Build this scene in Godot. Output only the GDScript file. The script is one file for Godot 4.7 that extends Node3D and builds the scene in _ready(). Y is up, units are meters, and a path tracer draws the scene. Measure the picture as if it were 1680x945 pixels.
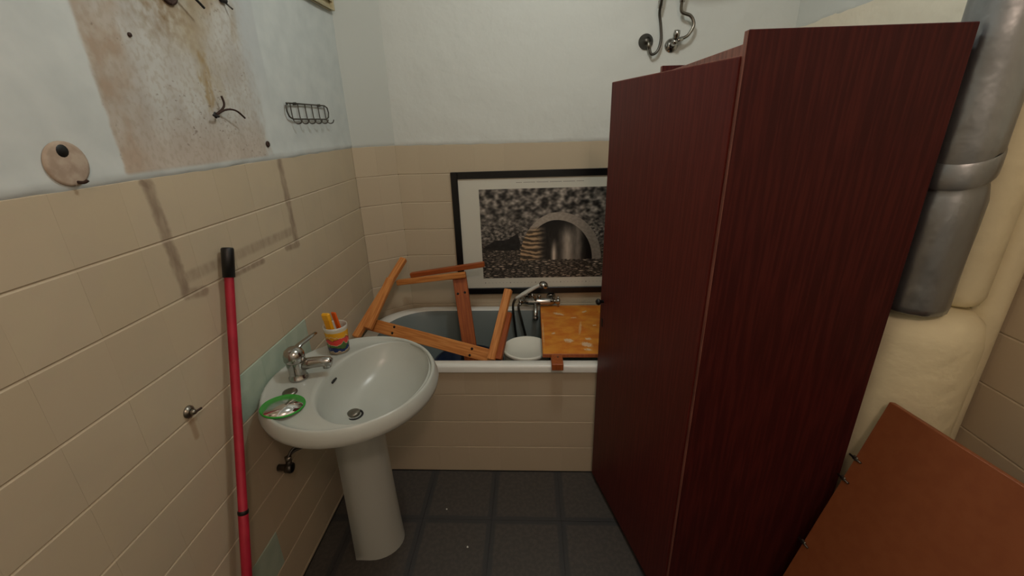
extends Node3D
# A small bathroom used for storage. x runs along the far wall, z towards the viewer, left wall at x = 0.

const FAR := -2.37       # far wall
const XR := 2.12         # right wall
const ZN := 1.3          # near wall, behind the camera
const TOP := 1.517       # upper edge of the tiling
const PITCH := 0.15
const CEIL := 2.7
const TUB := -1.695      # tiled front of the bath
const LAMP := Vector3(1.05, 2.6, -1.2)         # cool ceiling lamp in the middle of the room
const LAMP_COLOR := Color(0.985, 1.0, 0.985)
const LAMP_ENERGY := 2.0
const LAMP2 := Vector3(1.15, 2.5, 0.5)          # warm lamp behind the viewer
const LAMP2_COLOR := Color(1.0, 0.87, 0.79)
const LAMP2_ENERGY := 2.15

var rng := RandomNumberGenerator.new()
var used := {}
var mat := {}

# ------------------------------------------------------------------ naming
func numbered(called: String) -> String:
	var n: int = used.get(called, 0)
	used[called] = n + 1
	return called if n == 0 else "%s_%03d" % [called, n]

func thing(called: String, label: String, category: String, at := Vector3.ZERO, group := "") -> Node3D:
	var o := Node3D.new()
	o.name = numbered(called)
	add_child(o)
	o.position = at
	tag(o, label, category, group)
	return o

func tag(o: Node3D, label: String, category: String, group := "") -> void:
	o.set_meta("label", label)
	o.set_meta("category", category)
	if group != "":
		o.set_meta("group", group)

func part(called: String, mesh: Mesh, m: Material, parent: Node3D, xf := Transform3D()) -> MeshInstance3D:
	var o := MeshInstance3D.new()
	o.name = called
	o.mesh = mesh
	if m != null:
		o.material_override = m
	o.transform = xf
	parent.add_child(o, true)
	return o

func single(called: String, mesh: Mesh, m: Material, label: String, category: String, xf := Transform3D(), group := "") -> MeshInstance3D:
	var o := part(numbered(called), mesh, m, self, xf)
	tag(o, label, category, group)
	return o

func struct(called: String, mesh: Mesh, m: Material, xf := Transform3D()) -> MeshInstance3D:
	var o := part(called, mesh, m, self, xf)
	o.set_meta("kind", "structure")
	return o

# ------------------------------------------------------------------ mesh helpers
func start(smooth := false) -> SurfaceTool:
	var st := SurfaceTool.new()
	st.begin(Mesh.PRIMITIVE_TRIANGLES)
	st.set_smooth_group(0 if smooth else -1)
	return st

func done(st: SurfaceTool, onto: ArrayMesh = null) -> ArrayMesh:
	st.generate_normals()
	return st.commit(onto)

# corners counter-clockwise as seen from outside
func tri(st: SurfaceTool, a: Vector3, b: Vector3, c: Vector3) -> void:
	st.add_vertex(a)
	st.add_vertex(c)
	st.add_vertex(b)

func quad(st: SurfaceTool, a: Vector3, b: Vector3, c: Vector3, d: Vector3) -> void:
	tri(st, a, b, c)
	tri(st, a, c, d)

func quad_uv(st: SurfaceTool, p: Array, t: Array) -> void:
	for i in [0, 2, 1, 0, 3, 2]:
		st.set_uv(t[i])
		st.add_vertex(p[i])

func bridge(st: SurfaceTool, lo: PackedVector3Array, hi: PackedVector3Array, closed := true) -> void:
	var n := lo.size()
	for i in (n if closed else n - 1):
		var j := (i + 1) % n
		quad(st, lo[i], lo[j], hi[j], hi[i])

func fan(st: SurfaceTool, ring: PackedVector3Array, up := true) -> void:
	var c := Vector3.ZERO
	for p in ring:
		c += p
	c /= ring.size()
	for i in ring.size():
		var j := (i + 1) % ring.size()
		if up:
			tri(st, c, ring[i], ring[j])
		else:
			tri(st, c, ring[j], ring[i])

# box with all edges chamfered, centred on the transform
func box(st: SurfaceTool, size: Vector3, bev: float, xf := Transform3D()) -> void:
	var h := size / 2
	bev = minf(bev, minf(h.x, minf(h.y, h.z)) * 0.9)
	var f := []
	for axis in 3:
		for s in [-1.0, 1.0]:
			var u := (axis + 1) % 3
			var v := (axis + 2) % 3
			var q := []
			for c in [[-1, -1], [1, -1], [1, 1], [-1, 1]]:
				var p := Vector3.ZERO
				p[axis] = s * h[axis]
				p[u] = c[0] * (h[u] - bev)
				p[v] = c[1] * (h[v] - bev)
				q.append(xf * p)
			if s > 0:
				quad(st, q[0], q[1], q[2], q[3])
			else:
				quad(st, q[3], q[2], q[1], q[0])
	# edges
	for axis in 3:
		var u := (axis + 1) % 3
		var v := (axis + 2) % 3
		for su in [-1.0, 1.0]:
			for sv in [-1.0, 1.0]:
				var a := []
				for e in [-1.0, 1.0]:
					var p := Vector3.ZERO
					p[axis] = e * (h[axis] - bev)
					p[u] = su * h[u]
					p[v] = sv * (h[v] - bev)
					var r := p
					r[u] = su * (h[u] - bev)
					r[v] = sv * h[v]
					a.append(xf * p)
					a.append(xf * r)
				if su * sv > 0:
					quad(st, a[0], a[1], a[3], a[2])
				else:
					quad(st, a[1], a[0], a[2], a[3])
	for sx in [-1.0, 1.0]:
		for sy in [-1.0, 1.0]:
			for sz in [-1.0, 1.0]:
				var s := Vector3(sx, sy, sz)
				var p := []
				for k in 3:
					var w := Vector3(h.x - bev, h.y - bev, h.z - bev)
					w[k] = h[k]
					p.append(xf * (w * s))
				if sx * sy * sz > 0:
					tri(st, p[0], p[1], p[2])
				else:
					tri(st, p[0], p[2], p[1])

func box_mesh(size: Vector3, bev := 0.003) -> ArrayMesh:
	var st := start()
	box(st, size, bev)
	return done(st)

# surface of revolution about local y; profile of (radius, height), bottom to top on the outside
func lathe(st: SurfaceTool, prof: Array, seg := 24, xf := Transform3D(), with_uv := false) -> void:
	for k in prof.size() - 1:
		var p: Vector2 = prof[k]
		var q: Vector2 = prof[k + 1]
		for i in seg:
			var a := TAU * i / seg
			var b := TAU * (i + 1) / seg
			var pa := xf * Vector3(p.x * cos(a), p.y, -p.x * sin(a))
			var pb := xf * Vector3(p.x * cos(b), p.y, -p.x * sin(b))
			var qa := xf * Vector3(q.x * cos(a), q.y, -q.x * sin(a))
			var qb := xf * Vector3(q.x * cos(b), q.y, -q.x * sin(b))
			if with_uv:
				var u0 := float(i) / seg
				var u1 := float(i + 1) / seg
				var v0 := 1.0 - float(k) / (prof.size() - 1)
				var v1 := 1.0 - float(k + 1) / (prof.size() - 1)
				quad_uv(st, [pa, pb, qb, qa], [Vector2(u0, v0), Vector2(u1, v0), Vector2(u1, v1), Vector2(u0, v1)])
				continue
			if p.x > 0.00001:
				tri(st, pa, pb, qb)
			if q.x > 0.00001:
				tri(st, pa, qb, qa)

func lathe_mesh(prof: Array, seg := 24) -> ArrayMesh:
	var st := start(true)
	lathe(st, prof, seg)
	return done(st)

# round bar through points, radius per point or one for all
func tube(st: SurfaceTool, pts: Array, r, seg := 10, squash := 1.0) -> void:
	var rings := []
	var n := pts.size()
	var up := Vector3.UP
	for i in n:
		var d: Vector3 = (pts[mini(i + 1, n - 1)] - pts[maxi(i - 1, 0)]).normalized()
		if i == 0:
			up = Vector3.UP if absf(d.y) < 0.9 else Vector3.RIGHT
		var side := d.cross(up).normalized()
		up = side.cross(d).normalized()
		var rr: float = r[i] if r is Array else r
		var ring := PackedVector3Array()
		for k in seg:
			var a := TAU * k / seg
			ring.append(pts[i] + (side * cos(a) - up * sin(a) * squash) * rr)
		rings.append(ring)
	for i in n - 1:
		bridge(st, rings[i], rings[i + 1])
	fan(st, rings[0], false)
	fan(st, rings[n - 1], true)

func tube_mesh(pts: Array, r, seg := 10) -> ArrayMesh:
	var st := start(true)
	tube(st, pts, r, seg)
	return done(st)

func curve(pts: Array, per := 6) -> Array:
	var out := []
	var n := pts.size()
	for i in n - 1:
		var a: Vector3 = pts[maxi(i - 1, 0)]
		var b: Vector3 = pts[i]
		var c: Vector3 = pts[i + 1]
		var d: Vector3 = pts[mini(i + 2, n - 1)]
		for k in per:
			out.append(b.cubic_interpolate(c, a, d, float(k) / per))
	out.append(pts[n - 1])
	return out

# a frame with local y from a to b and local x as near as possible to "wide"
func along(a: Vector3, b: Vector3, wide: Vector3) -> Transform3D:
	var y := (b - a).normalized()
	var z := wide.cross(y).normalized()
	var x := y.cross(z).normalized()
	return Transform3D(Basis(x, y, z), (a + b) / 2)

func at(x: float, y: float, z: float) -> Transform3D:
	return Transform3D(Basis(), Vector3(x, y, z))

# wall frames: local x along the wall, y up, z out of the wall
func facing(n: Vector3, p: Vector3) -> Transform3D:
	return Transform3D(Basis(Vector3.UP.cross(n), Vector3.UP, n), p)

# rounded rectangle in plan, counter-clockwise from above; radii for (x0,z1) (x1,z1) (x1,z0) (x0,z0)
func loop(x0: float, x1: float, z0: float, z1: float, r: Array, y: float, per := 8) -> PackedVector3Array:
	var out := PackedVector3Array()
	var c := [Vector2(x0 + r[0], z1 - r[0]), Vector2(x1 - r[1], z1 - r[1]), Vector2(x1 - r[2], z0 + r[2]), Vector2(x0 + r[3], z0 + r[3])]
	for k in 4:
		for i in per + 1:
			var a := PI + PI / 2 * (k + float(i) / per)
			out.append(Vector3(c[k].x + r[k] * cos(a), y, c[k].y - r[k] * sin(a)))
	return out

# ------------------------------------------------------------------ materials
func plain(c: Color, rough := 0.6, metal := 0.0) -> StandardMaterial3D:
	var m := StandardMaterial3D.new()
	m.albedo_color = c
	m.roughness = rough
	m.metallic = metal
	return m

func noise(freq: float, sd: int, octaves := 4) -> FastNoiseLite:
	var n := FastNoiseLite.new()
	n.noise_type = FastNoiseLite.TYPE_SIMPLEX_SMOOTH
	n.frequency = freq
	n.seed = sd
	n.fractal_octaves = octaves
	return n

func noise_tex(freq: float, sd: int, colors: Array, stops: Array, octaves := 4, size := 512) -> NoiseTexture2D:
	var t := NoiseTexture2D.new()
	t.width = size
	t.height = size
	t.seamless = true
	t.noise = noise(freq, sd, octaves)
	var g := Gradient.new()
	g.colors = PackedColorArray(colors)
	g.offsets = PackedFloat32Array(stops)
	t.color_ramp = g
	return t

func bump(m: StandardMaterial3D, freq: float, sd: int, strength: float, scale: Vector3, world := false) -> void:
	var t := NoiseTexture2D.new()
	t.width = 512
	t.height = 512
	t.seamless = true
	t.as_normal_map = true
	t.bump_strength = strength
	t.noise = noise(freq, sd, 5)
	m.normal_enabled = true
	m.normal_texture = t
	m.normal_scale = 1.0
	m.uv1_triplanar = true
	m.uv1_world_triplanar = world
	m.uv1_scale = scale

func grain(dark: Color, mid: Color, light: Color, rough: float, sd: int, scale := Vector3(9, 0.5, 9), freq := 0.02) -> StandardMaterial3D:
	var m := plain(Color.WHITE, rough)
	m.albedo_texture = noise_tex(freq, sd, [dark, mid, light], [0.3, 0.5, 0.72], 5)
	m.uv1_triplanar = true
	m.uv1_scale = scale
	return m

func ease01(a: float, b: float, x: float) -> float:
	return smoothstep(a, b, x)

func image_mat(im: Image, rough: float, repeat := false) -> StandardMaterial3D:
	var m := plain(Color.WHITE, rough)
	im.generate_mipmaps()
	m.albedo_texture = ImageTexture.create_from_image(im)
	m.texture_repeat = repeat
	return m

# soft stroke: 1 on the segment a-b, falling to 0 at distance w
func stroke(p: Vector2, a: Vector2, b: Vector2, w: float) -> float:
	var q := Geometry2D.get_closest_point_to_segment(p, a, b)
	return 1.0 - smoothstep(w * 0.35, w, p.distance_to(q))

func make_materials() -> void:
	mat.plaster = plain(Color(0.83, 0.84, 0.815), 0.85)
	bump(mat.plaster, 0.010, 5, 2.2, Vector3(1.1, 1.1, 1.1), true)
	mat.cream_paint = plain(Color(0.88, 0.84, 0.70), 0.8)
	bump(mat.cream_paint, 0.012, 8, 4.0, Vector3(1.5, 1.5, 1.5), true)
	mat.beige_paint = plain(Color(0.92, 0.885, 0.80), 0.8)
	bump(mat.beige_paint, 0.012, 9, 3.0, Vector3(1.5, 1.5, 1.5), true)
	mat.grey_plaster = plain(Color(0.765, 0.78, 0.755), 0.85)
	mat.grout = plain(Color(0.80, 0.75, 0.66), 0.9)
	mat.tiles = []
	for k in 4:
		var d: float = [0.0, 0.005, -0.005, 0.008][k]
		var m := plain(Color(0.76 + d, 0.70 + d, 0.60 + d * 0.9), 0.28)
		m.metallic_specular = 0.4
		mat.tiles.append(m)
	mat.mint = grain(Color(0.66, 0.735, 0.67), Color(0.68, 0.75, 0.685), Color(0.70, 0.765, 0.70), 0.3, 12, Vector3(1, 1, 1))
	mat.ceramic = plain(Color(0.715, 0.73, 0.70), 0.27)
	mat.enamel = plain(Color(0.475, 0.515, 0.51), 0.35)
	mat.rim = plain(Color(0.90, 0.90, 0.87), 0.3)
	mat.chrome = plain(Color(0.70, 0.69, 0.67), 0.18, 1.0)
	mat.old_chrome = plain(Color(0.52, 0.50, 0.46), 0.32, 1.0)
	mat.steel = plain(Color(0.36, 0.35, 0.33), 0.38, 1.0)
	mat.black = plain(Color(0.03, 0.03, 0.03), 0.45)
	mat.rubber = plain(Color(0.09, 0.09, 0.09), 0.6)
	mat.rust = plain(Color(0.20, 0.12, 0.08), 0.7)
	mat.pink = grain(Color(0.60, 0.07, 0.155), Color(0.64, 0.085, 0.18), Color(0.68, 0.11, 0.205), 0.55, 31, Vector3(3, 1, 3))
	mat.veneer = grain(Color(0.22, 0.073, 0.069), Color(0.25, 0.084, 0.077), Color(0.285, 0.102, 0.09), 0.48, 41, Vector3(5, 0.22, 5), 0.03)
	mat.veneer_door = grain(Color(0.31, 0.105, 0.09), Color(0.335, 0.12, 0.102), Color(0.365, 0.138, 0.116), 0.46, 43, Vector3(5, 0.22, 5), 0.03)
	mat.veneer.metallic_specular = 0.3
	mat.veneer_door.metallic_specular = 0.35
	mat.edging = grain(Color(0.42, 0.25, 0.20), Color(0.48, 0.29, 0.235), Color(0.53, 0.33, 0.27), 0.5, 47, Vector3(6, 0.5, 6))
	mat.pine = grain(Color(0.74, 0.455, 0.215), Color(0.79, 0.51, 0.26), Color(0.83, 0.565, 0.31), 0.5, 51, Vector3(7, 0.5, 7))
	mat.pine_dark = grain(Color(0.57, 0.275, 0.095), Color(0.61, 0.305, 0.11), Color(0.65, 0.34, 0.13), 0.5, 53, Vector3(7, 0.5, 7))
	mat.chipboard = grain(Color(0.52, 0.285, 0.155), Color(0.53, 0.295, 0.162), Color(0.54, 0.305, 0.17), 0.5, 57, Vector3(2, 2, 2))
	mat.foil = plain(Color(0.58, 0.59, 0.595), 0.36, 0.9)
	bump(mat.foil, 0.009, 61, 2.6, Vector3(2.2, 1.0, 2.2))
	mat.bucket = plain(Color(0.92, 0.92, 0.87), 0.5)
	mat.blue = plain(Color(0.05, 0.13, 0.24), 0.4)
	mat.frame = plain(Color(0.035, 0.035, 0.04), 0.3)
	mat.mirror = plain(Color(0.92, 0.92, 0.92), 0.03, 1.0)
	mat.green = plain(Color(0.16, 0.60, 0.18), 0.35)
	mat.white_plastic = plain(Color(0.80, 0.80, 0.77), 0.35)
	mat.old_plastic = plain(Color(0.72, 0.68, 0.55), 0.5)

# bare, stained patch of plaster on the left wall, in metres along the wall (s, from the viewer) and up (y)
func plaster_picture() -> Image:
	var w := 900
	var h := 540
	var im := Image.create(w, h, false, Image.FORMAT_RGB8)
	var n1 := noise(1.0, 101, 4)
	var n2 := noise(1.0, 102, 5)
	var n3 := noise(1.0, 103, 3)
	for j in h:
		var y := 2.7 - 1.2 * (j + 0.5) / h
		for i in w:
			var s := 0.3 + 2.0 * (i + 0.5) / w
			var c := Color(0.80, 0.825, 0.815)
			var a := n1.get_noise_2d(s * 9, y * 9)
			c = c.lerp(Color(0.74, 0.77, 0.765), clampf(a * 0.6 + 0.3, 0, 1))
			var edge := n2.get_noise_2d(s * 25, y * 14) * 0.012
			# the area where a cabinet hung
			var inside := ease01(0.945, 0.955, s + edge * 0.5) * (1.0 - ease01(1.47, 1.55, s + edge * 3.0))
			inside *= ease01(1.525, 1.535, y)
			var bare := Color(0.70, 0.69, 0.665).lerp(Color(0.76, 0.765, 0.745), clampf(n1.get_noise_2d(s * 7 + 40, y * 5) * 1.3 + 0.55, 0, 1))
			# brown run-down stripe along the left edge
			var left := ease01(0.945, 0.96, s) * (1.0 - ease01(1.0, 1.07, s + n2.get_noise_2d(s * 8, y * 6) * 0.06))
			bare = bare.lerp(Color(0.66, 0.595, 0.52), left * clampf(0.7 + n2.get_noise_2d(s * 16, y * 11) * 0.8, 0.25, 1.0))
			# right-hand stain, blotchy, stronger towards the top
			var rb := exp(-pow((s - 1.30 - n2.get_noise_2d(y * 5, 3.0) * 0.06) / 0.075, 2.0)) * ease01(1.6, 1.95, y + n2.get_noise_2d(s * 12, y * 8) * 0.2)
			bare = bare.lerp(Color(0.66, 0.60, 0.48), clampf(rb * 0.75, 0, 0.75))
			var drip := stroke(Vector2(s + n2.get_noise_2d(s * 30, y * 22) * 0.022, y), Vector2(1.290, 1.80), Vector2(1.284, 1.68), 0.024)
			drip *= 0.7 + 0.8 * n2.get_noise_2d(s * 55, y * 18)
			bare = bare.lerp(Color(0.60, 0.50, 0.32), drip * 0.7)
			var blot := exp(-pow((s - 1.19) / 0.09, 2.0) - pow((y - 1.93) / 0.09, 2.0))
			bare = bare.lerp(Color(0.50, 0.42, 0.30), clampf(blot * (0.5 + n2.get_noise_2d(s * 30, y * 30) * 1.4), 0, 0.9))
			var top := ease01(1.86, 2.0, y + n2.get_noise_2d(s * 9, y * 9) * 0.15)
			bare = bare.lerp(Color(0.61, 0.545, 0.45), top * clampf(0.35 + n2.get_noise_2d(s * 14 + 9, y * 9), 0, 0.8))
			# pinkish grounding near the bottom
			bare = bare.lerp(Color(0.72, 0.65, 0.58), (1.0 - ease01(1.55, 1.68, y)) * 0.5)
			# specks of old glue
			var sp := n3.get_noise_2d(s * 38, y * 75) + n1.get_noise_2d(s * 4 + 70, y * 4) * 0.5
			if sp > 0.62:
				bare = bare.lerp(Color(0.45, 0.40, 0.35), clampf((sp - 0.62) * 4.0, 0, 0.65))
			var mott := n2.get_noise_2d(s * 60 + 5, y * 45)
			bare = bare.lerp(Color(0.62, 0.57, 0.50), clampf(mott * 0.9, 0, 0.35))
			c = c.lerp(bare, inside)
			# greyer coat beside it
			var grey := ease01(1.46, 1.5, s) * (1.0 - ease01(1.585, 1.6, s)) * ease01(1.62, 1.9, y)
			c = c.lerp(Color(0.71, 0.73, 0.735), grey * 0.6)
			im.set_pixel(i, j, c)
	return im

# the tiled part of the left wall: cream glaze with the dirty outline a removed shelf left on it
func tile_picture() -> Image:
	var w := 1040
	var h := 620
	var im := Image.create(w, h, false, Image.FORMAT_RGB8)
	var n1 := noise(1.0, 111, 3)
	var n2 := noise(1.0, 112, 4)
	for j in h:
		var y := 1.55 * (1.0 - (j + 0.5) / h)
		for i in w:
			var s := -0.3 + 2.6 * (i + 0.5) / w
			var c := Color(0.755, 0.70, 0.60)
			var col := floori((s + 0.268) / 0.149)
			var row := floori((TOP - y) / PITCH)
			var tone := (hash(col * 71 + row * 131) % 1000) / 1000.0 - 0.5
			c = Color(c.r + tone * 0.016, c.g + tone * 0.017, c.b + tone * 0.018)
			c = c.lerp(Color(0.735, 0.685, 0.595), clampf(n1.get_noise_2d(s * 6, y * 6) + 0.2, 0, 1) * 0.6)
			if y > 1.15 and s > 0.9 and s < 1.7:
				var p := Vector2(s + n2.get_noise_2d(s * 20, y * 20) * 0.006, y)
				var d := 0.0
				d = maxf(d, stroke(p, Vector2(0.998, 1.50), Vector2(1.012, 1.23), 0.022) * 0.65)
				d = maxf(d, stroke(p, Vector2(1.57, 1.52), Vector2(1.573, 1.21), 0.022) * 0.6)
				d = maxf(d, stroke(p, Vector2(1.01, 1.222), Vector2(1.07, 1.208), 0.02) * 0.55)
				d = maxf(d, stroke(p, Vector2(1.16, 1.212), Vector2(1.35, 1.207), 0.014) * 0.55)
				d = maxf(d, stroke(p, Vector2(1.02, 1.262), Vector2(1.57, 1.258), 0.022) * 0.32)
				d = maxf(d, stroke(p, Vector2(1.50, 1.208), Vector2(1.58, 1.20), 0.016) * 0.6)
				d = maxf(d, stroke(p, Vector2(0.985, 1.508), Vector2(1.0, 1.495), 0.012) * 0.8)
				d *= 0.75 + 0.5 * n2.get_noise_2d(s * 40, y * 12)
				c = c.lerp(Color(0.46, 0.39, 0.33), clampf(d, 0, 1))
			# rusty run below the knob
			var run := stroke(Vector2(s, y), Vector2(0.905, 0.92), Vector2(0.905, 0.86), 0.012)
			c = c.lerp(Color(0.60, 0.49, 0.38), run * 0.5)
			im.set_pixel(i, j, c)
	return im

func floor_picture() -> Image:
	var n := 256
	var im := Image.create(n, n, false, Image.FORMAT_RGB8)
	var n1 := noise(0.05, 121, 4)
	var n2 := noise(0.35, 122, 2)
	for j in n:
		for i in n:
			var u := (i + 0.5) / n
			var v := (j + 0.5) / n
			var e := minf(minf(u, 1 - u), minf(v, 1 - v))
			var c := Color(0.265, 0.25, 0.235)
			c = c.lerp(Color(0.31, 0.29, 0.265), clampf(n1.get_noise_2d(i, j) * 1.5 + 0.4, 0, 1))
			c = c.lerp(Color(0.21, 0.20, 0.195), clampf(n2.get_noise_2d(i, j) * 1.6, 0, 0.6))
			var frame := 1.0 - ease01(0.05, 0.075, e + n1.get_noise_2d(i * 2, j * 2) * 0.012)
			c = c.lerp(Color(0.19, 0.195, 0.205), frame * 0.75)
			im.set_pixel(i, j, c)
	return im

# the print in the frame: a glass bottle lying half buried in pebbles
func print_picture() -> Image:
	var w := 720
	var h := 512
	var im := Image.create(w, h, false, Image.FORMAT_RGB8)
	var far_n := noise(1.0, 131, 2)
	var near_n := noise(1.0, 132, 4)
	var cell := FastNoiseLite.new()
	cell.noise_type = FastNoiseLite.TYPE_CELLULAR
	cell.cellular_return_type = FastNoiseLite.RETURN_DISTANCE2_SUB
	cell.frequency = 1.0
	cell.seed = 9
	var neck := PackedVector2Array([Vector2(0.0, 0.655), Vector2(0.10, 0.565), Vector2(0.20, 0.555), Vector2(0.285, 0.485), Vector2(0.305, 0.60), Vector2(0.295, 0.675), Vector2(0.12, 0.675)])
	for j in h:
		var v := (j + 0.5) / h
		for i in w:
			var u := (i + 0.5) / w
			var g := 0.0
			var warm := 0.05
			if v < 0.62:
				var soft := lerpf(far_n.get_noise_2d(u * 13, v * 12), far_n.get_noise_2d(u * 24 + 9, v * 27), smoothstep(0.2, 0.55, v))
				g = 0.36 + soft * 0.42 + 0.04 * near_n.get_noise_2d(u * 50, v * 50)
				g = lerpf(g, 0.26, smoothstep(0.5, 0.62, v) * 0.5)
			else:
				var k2 := 22.0
				var d := lerpf(cell.get_noise_2d(u * 32, v * 76), cell.get_noise_2d(u * 20, v * 44), smoothstep(0.74, 0.84, v)) + 1.0
				g = 0.08 + smoothstep(0.03, 0.6, d) * (0.5 + 0.4 * near_n.get_noise_2d(u * k2, v * k2 * 2.0))
				warm = 0.08
			# glass body: an arch with its thick rim
			var cx := 0.60
			var base := 0.79
			var rx := 0.30 if u < cx else 0.335
			var ell := pow((u - cx) / rx, 2.0) + pow((v - base) / 0.53, 2.0)
			var foot := base + 0.012 * near_n.get_noise_1d(u * 30)
			if ell < 1.0 and v < foot:
				var inner := pow((u - cx + 0.015) / (rx - 0.055), 2.0) + pow((v - base) / 0.445, 2.0)
				if inner > 1.0:
					g = lerpf(0.60, 0.50, smoothstep(0.5, 0.9, u)) + 0.05 * far_n.get_noise_2d(u * 30, v * 30)
					g *= lerpf(0.72, 1.0, smoothstep(0.30, 0.44, u))
				else:
					g = 0.13
					g += 0.62 * exp(-pow((u - 0.567) / 0.02, 2.0)) * smoothstep(0.52, 0.72, v)
					g += 0.50 * exp(-pow((u - 0.672) / 0.05, 2.0)) * smoothstep(0.34, 0.56, v)
					g += 0.26 * exp(-pow((u - 0.755) / 0.03, 2.0))
					g -= 0.10 * exp(-pow((u - 0.84) / 0.04, 2.0))
					g += 0.06 * near_n.get_noise_2d(u * 36, v * 7)
					g = lerpf(g, 0.09, (1.0 - smoothstep(0.36, 0.5, v)) * (1.0 - smoothstep(0.56, 0.68, u)))
				warm = 0.06
				# ribbed shoulder showing through on the left
				if u < 0.53:
					var ribs := 0.5 + 0.5 * sin(v * 125.0 + 4.0 * sin(u * 11.0) + 3.0 * near_n.get_noise_2d(u * 7, v * 12))
					var on := (1.0 - smoothstep(0.42, 0.52, u)) * smoothstep(0.44, 0.52, v + (u - 0.3) * 0.35)
					g = lerpf(g, 0.20 + 0.42 * ribs, on)
					warm = 0.06 + 0.11 * on
			if Geometry2D.is_point_in_polygon(Vector2(u, v), neck):
				g = 0.13 + 0.06 * near_n.get_noise_2d(u * 20, v * 20)
				warm = 0.03
			g = clampf(g, 0.03, 0.95)
			im.set_pixel(i, j, Color(g + warm * g * 1.6, g + warm * 0.4 * g, g * (1.0 - warm)))
	return im

func splash_picture() -> Image:
	var n := 320
	var im := Image.create(n, n, false, Image.FORMAT_RGB8)
	var n1 := noise(1.0, 141, 4)
	var n2 := noise(1.0, 142, 4)
	var marks := [[0.30, 0.21, 0.10, 0.022, 0.25], [0.76, 0.16, 0.05, 0.018, -0.35], [0.55, 0.30, 0.05, 0.012, 0.0], [0.18, 0.63, 0.035, 0.016, -0.2], [0.40, 0.77, 0.075, 0.035, 0.1], [0.66, 0.84, 0.085, 0.04, 0.2], [0.66, 0.93, 0.05, 0.02, 0.1], [0.86, 0.47, 0.035, 0.012, 0.0], [0.94, 0.58, 0.02, 0.06, 0.0], [0.88, 0.87, 0.03, 0.012, 0.0], [0.02, 0.6, 0.012, 0.25, 0.0], [0.70, 0.74, 0.05, 0.02, 0.0], [0.62, 0.52, 0.02, 0.14, 0.25]]
	for j in n:
		for i in n:
			var u := (i + 0.5) / n
			var v := (j + 0.5) / n
			var c := Color(0.80, 0.45, 0.125).lerp(Color(0.86, 0.57, 0.20), clampf(n1.get_noise_2d(u * 3, v * 9) * 1.1 + 0.3 + 0.3 * v, 0, 1))
			var k := 0.0
			for m in marks:
				var p := (Vector2(u, v) - Vector2(m[0], m[1])).rotated(-m[4])
				var q := pow(p.x / m[2], 2.0) + pow(p.y / m[3], 2.0) + n2.get_noise_2d(u * 26, v * 26) * 1.1
				k = maxf(k, (1.0 - smoothstep(0.25, 1.6, q)) * (0.85 if m[2] > 0.03 else 0.55))
			c = c.lerp(Color(0.86, 0.76, 0.66), k)
			im.set_pixel(i, j, c)
	return im

func cup_picture() -> Image:
	var w := 360
	var h := 120
	var im := Image.create(w, h, false, Image.FORMAT_RGB8)
	var n1 := noise(1.0, 151, 3)
	var cols := [Color(0.80, 0.77, 0.68), Color(0.86, 0.62, 0.06), Color(0.80, 0.56, 0.10), Color(0.83, 0.23, 0.19), Color(0.24, 0.37, 0.15), Color(0.07, 0.16, 0.36), Color(0.55, 0.50, 0.42)]
	var lim := [0.10, 0.30, 0.38, 0.58, 0.76, 0.93, 2.0]
	for j in h:
		for i in w:
			var v := (j + 0.5) / h
			var a := TAU * i / w
			var px := Vector2(cos(a), sin(a)) * 1.6
			var c: Color = cols[0]
			for k in 7:
				var b: float = lim[k] + n1.get_noise_3d(px.x, px.y, k * 7.0) * 0.13 * (1.0 if k > 0 else 0.2)
				c = cols[k]
				if v < b:
					if b - v < 0.02 and k > 0:
						c = Color(0.80, 0.74, 0.62) if k % 2 == 1 else Color(0.16, 0.13, 0.12)
					break
			im.set_pixel(i, j, c)
	return im

# ------------------------------------------------------------------ setting
# glazed tile lying in its local x-y plane, face towards +z
func tile_mesh(w: float, h: float, gap_u: float, gap_v: float, uv_at = null, tilt := Vector2.ZERO) -> ArrayMesh:
	var st := start()
	var x0 := gap_u / 2
	var x1 := w - gap_u / 2
	var y0 := gap_v / 2
	var y1 := h - gap_v / 2
	var b := 0.0022
	var t := 0.007
	var f := []
	var e := []
	var r := []
	var tu := []
	var te := []
	for c in [[x0, y0, 1, 1], [x1, y0, -1, 1], [x1, y1, -1, -1], [x0, y1, 1, -1]]:
		var p := Vector3(c[0], c[1] + c[3] * b, 0)
		p.z = (p.x - w / 2) * tilt.x + (p.y - h / 2) * tilt.y
		f.append(p)
		e.append(Vector3(c[0], c[1], p.z - 0.0016))
		r.append(Vector3(c[0], c[1], -t))
		if uv_at != null:
			tu.append(uv_at.call(p.x, p.y))
			te.append(uv_at.call(c[0], c[1]))
		else:
			tu.append(Vector2(p.x, p.y))
			te.append(Vector2(c[0], c[1]))
	quad_uv(st, f, tu)
	for i in 4:
		var j := (i + 1) % 4
		quad_uv(st, [e[i], e[j], f[j], f[i]], [te[i], te[j], tu[j], tu[i]])
		quad_uv(st, [r[i], r[j], e[j], e[i]], [te[i], te[j], te[j], te[i]])
	return done(st)

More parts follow.
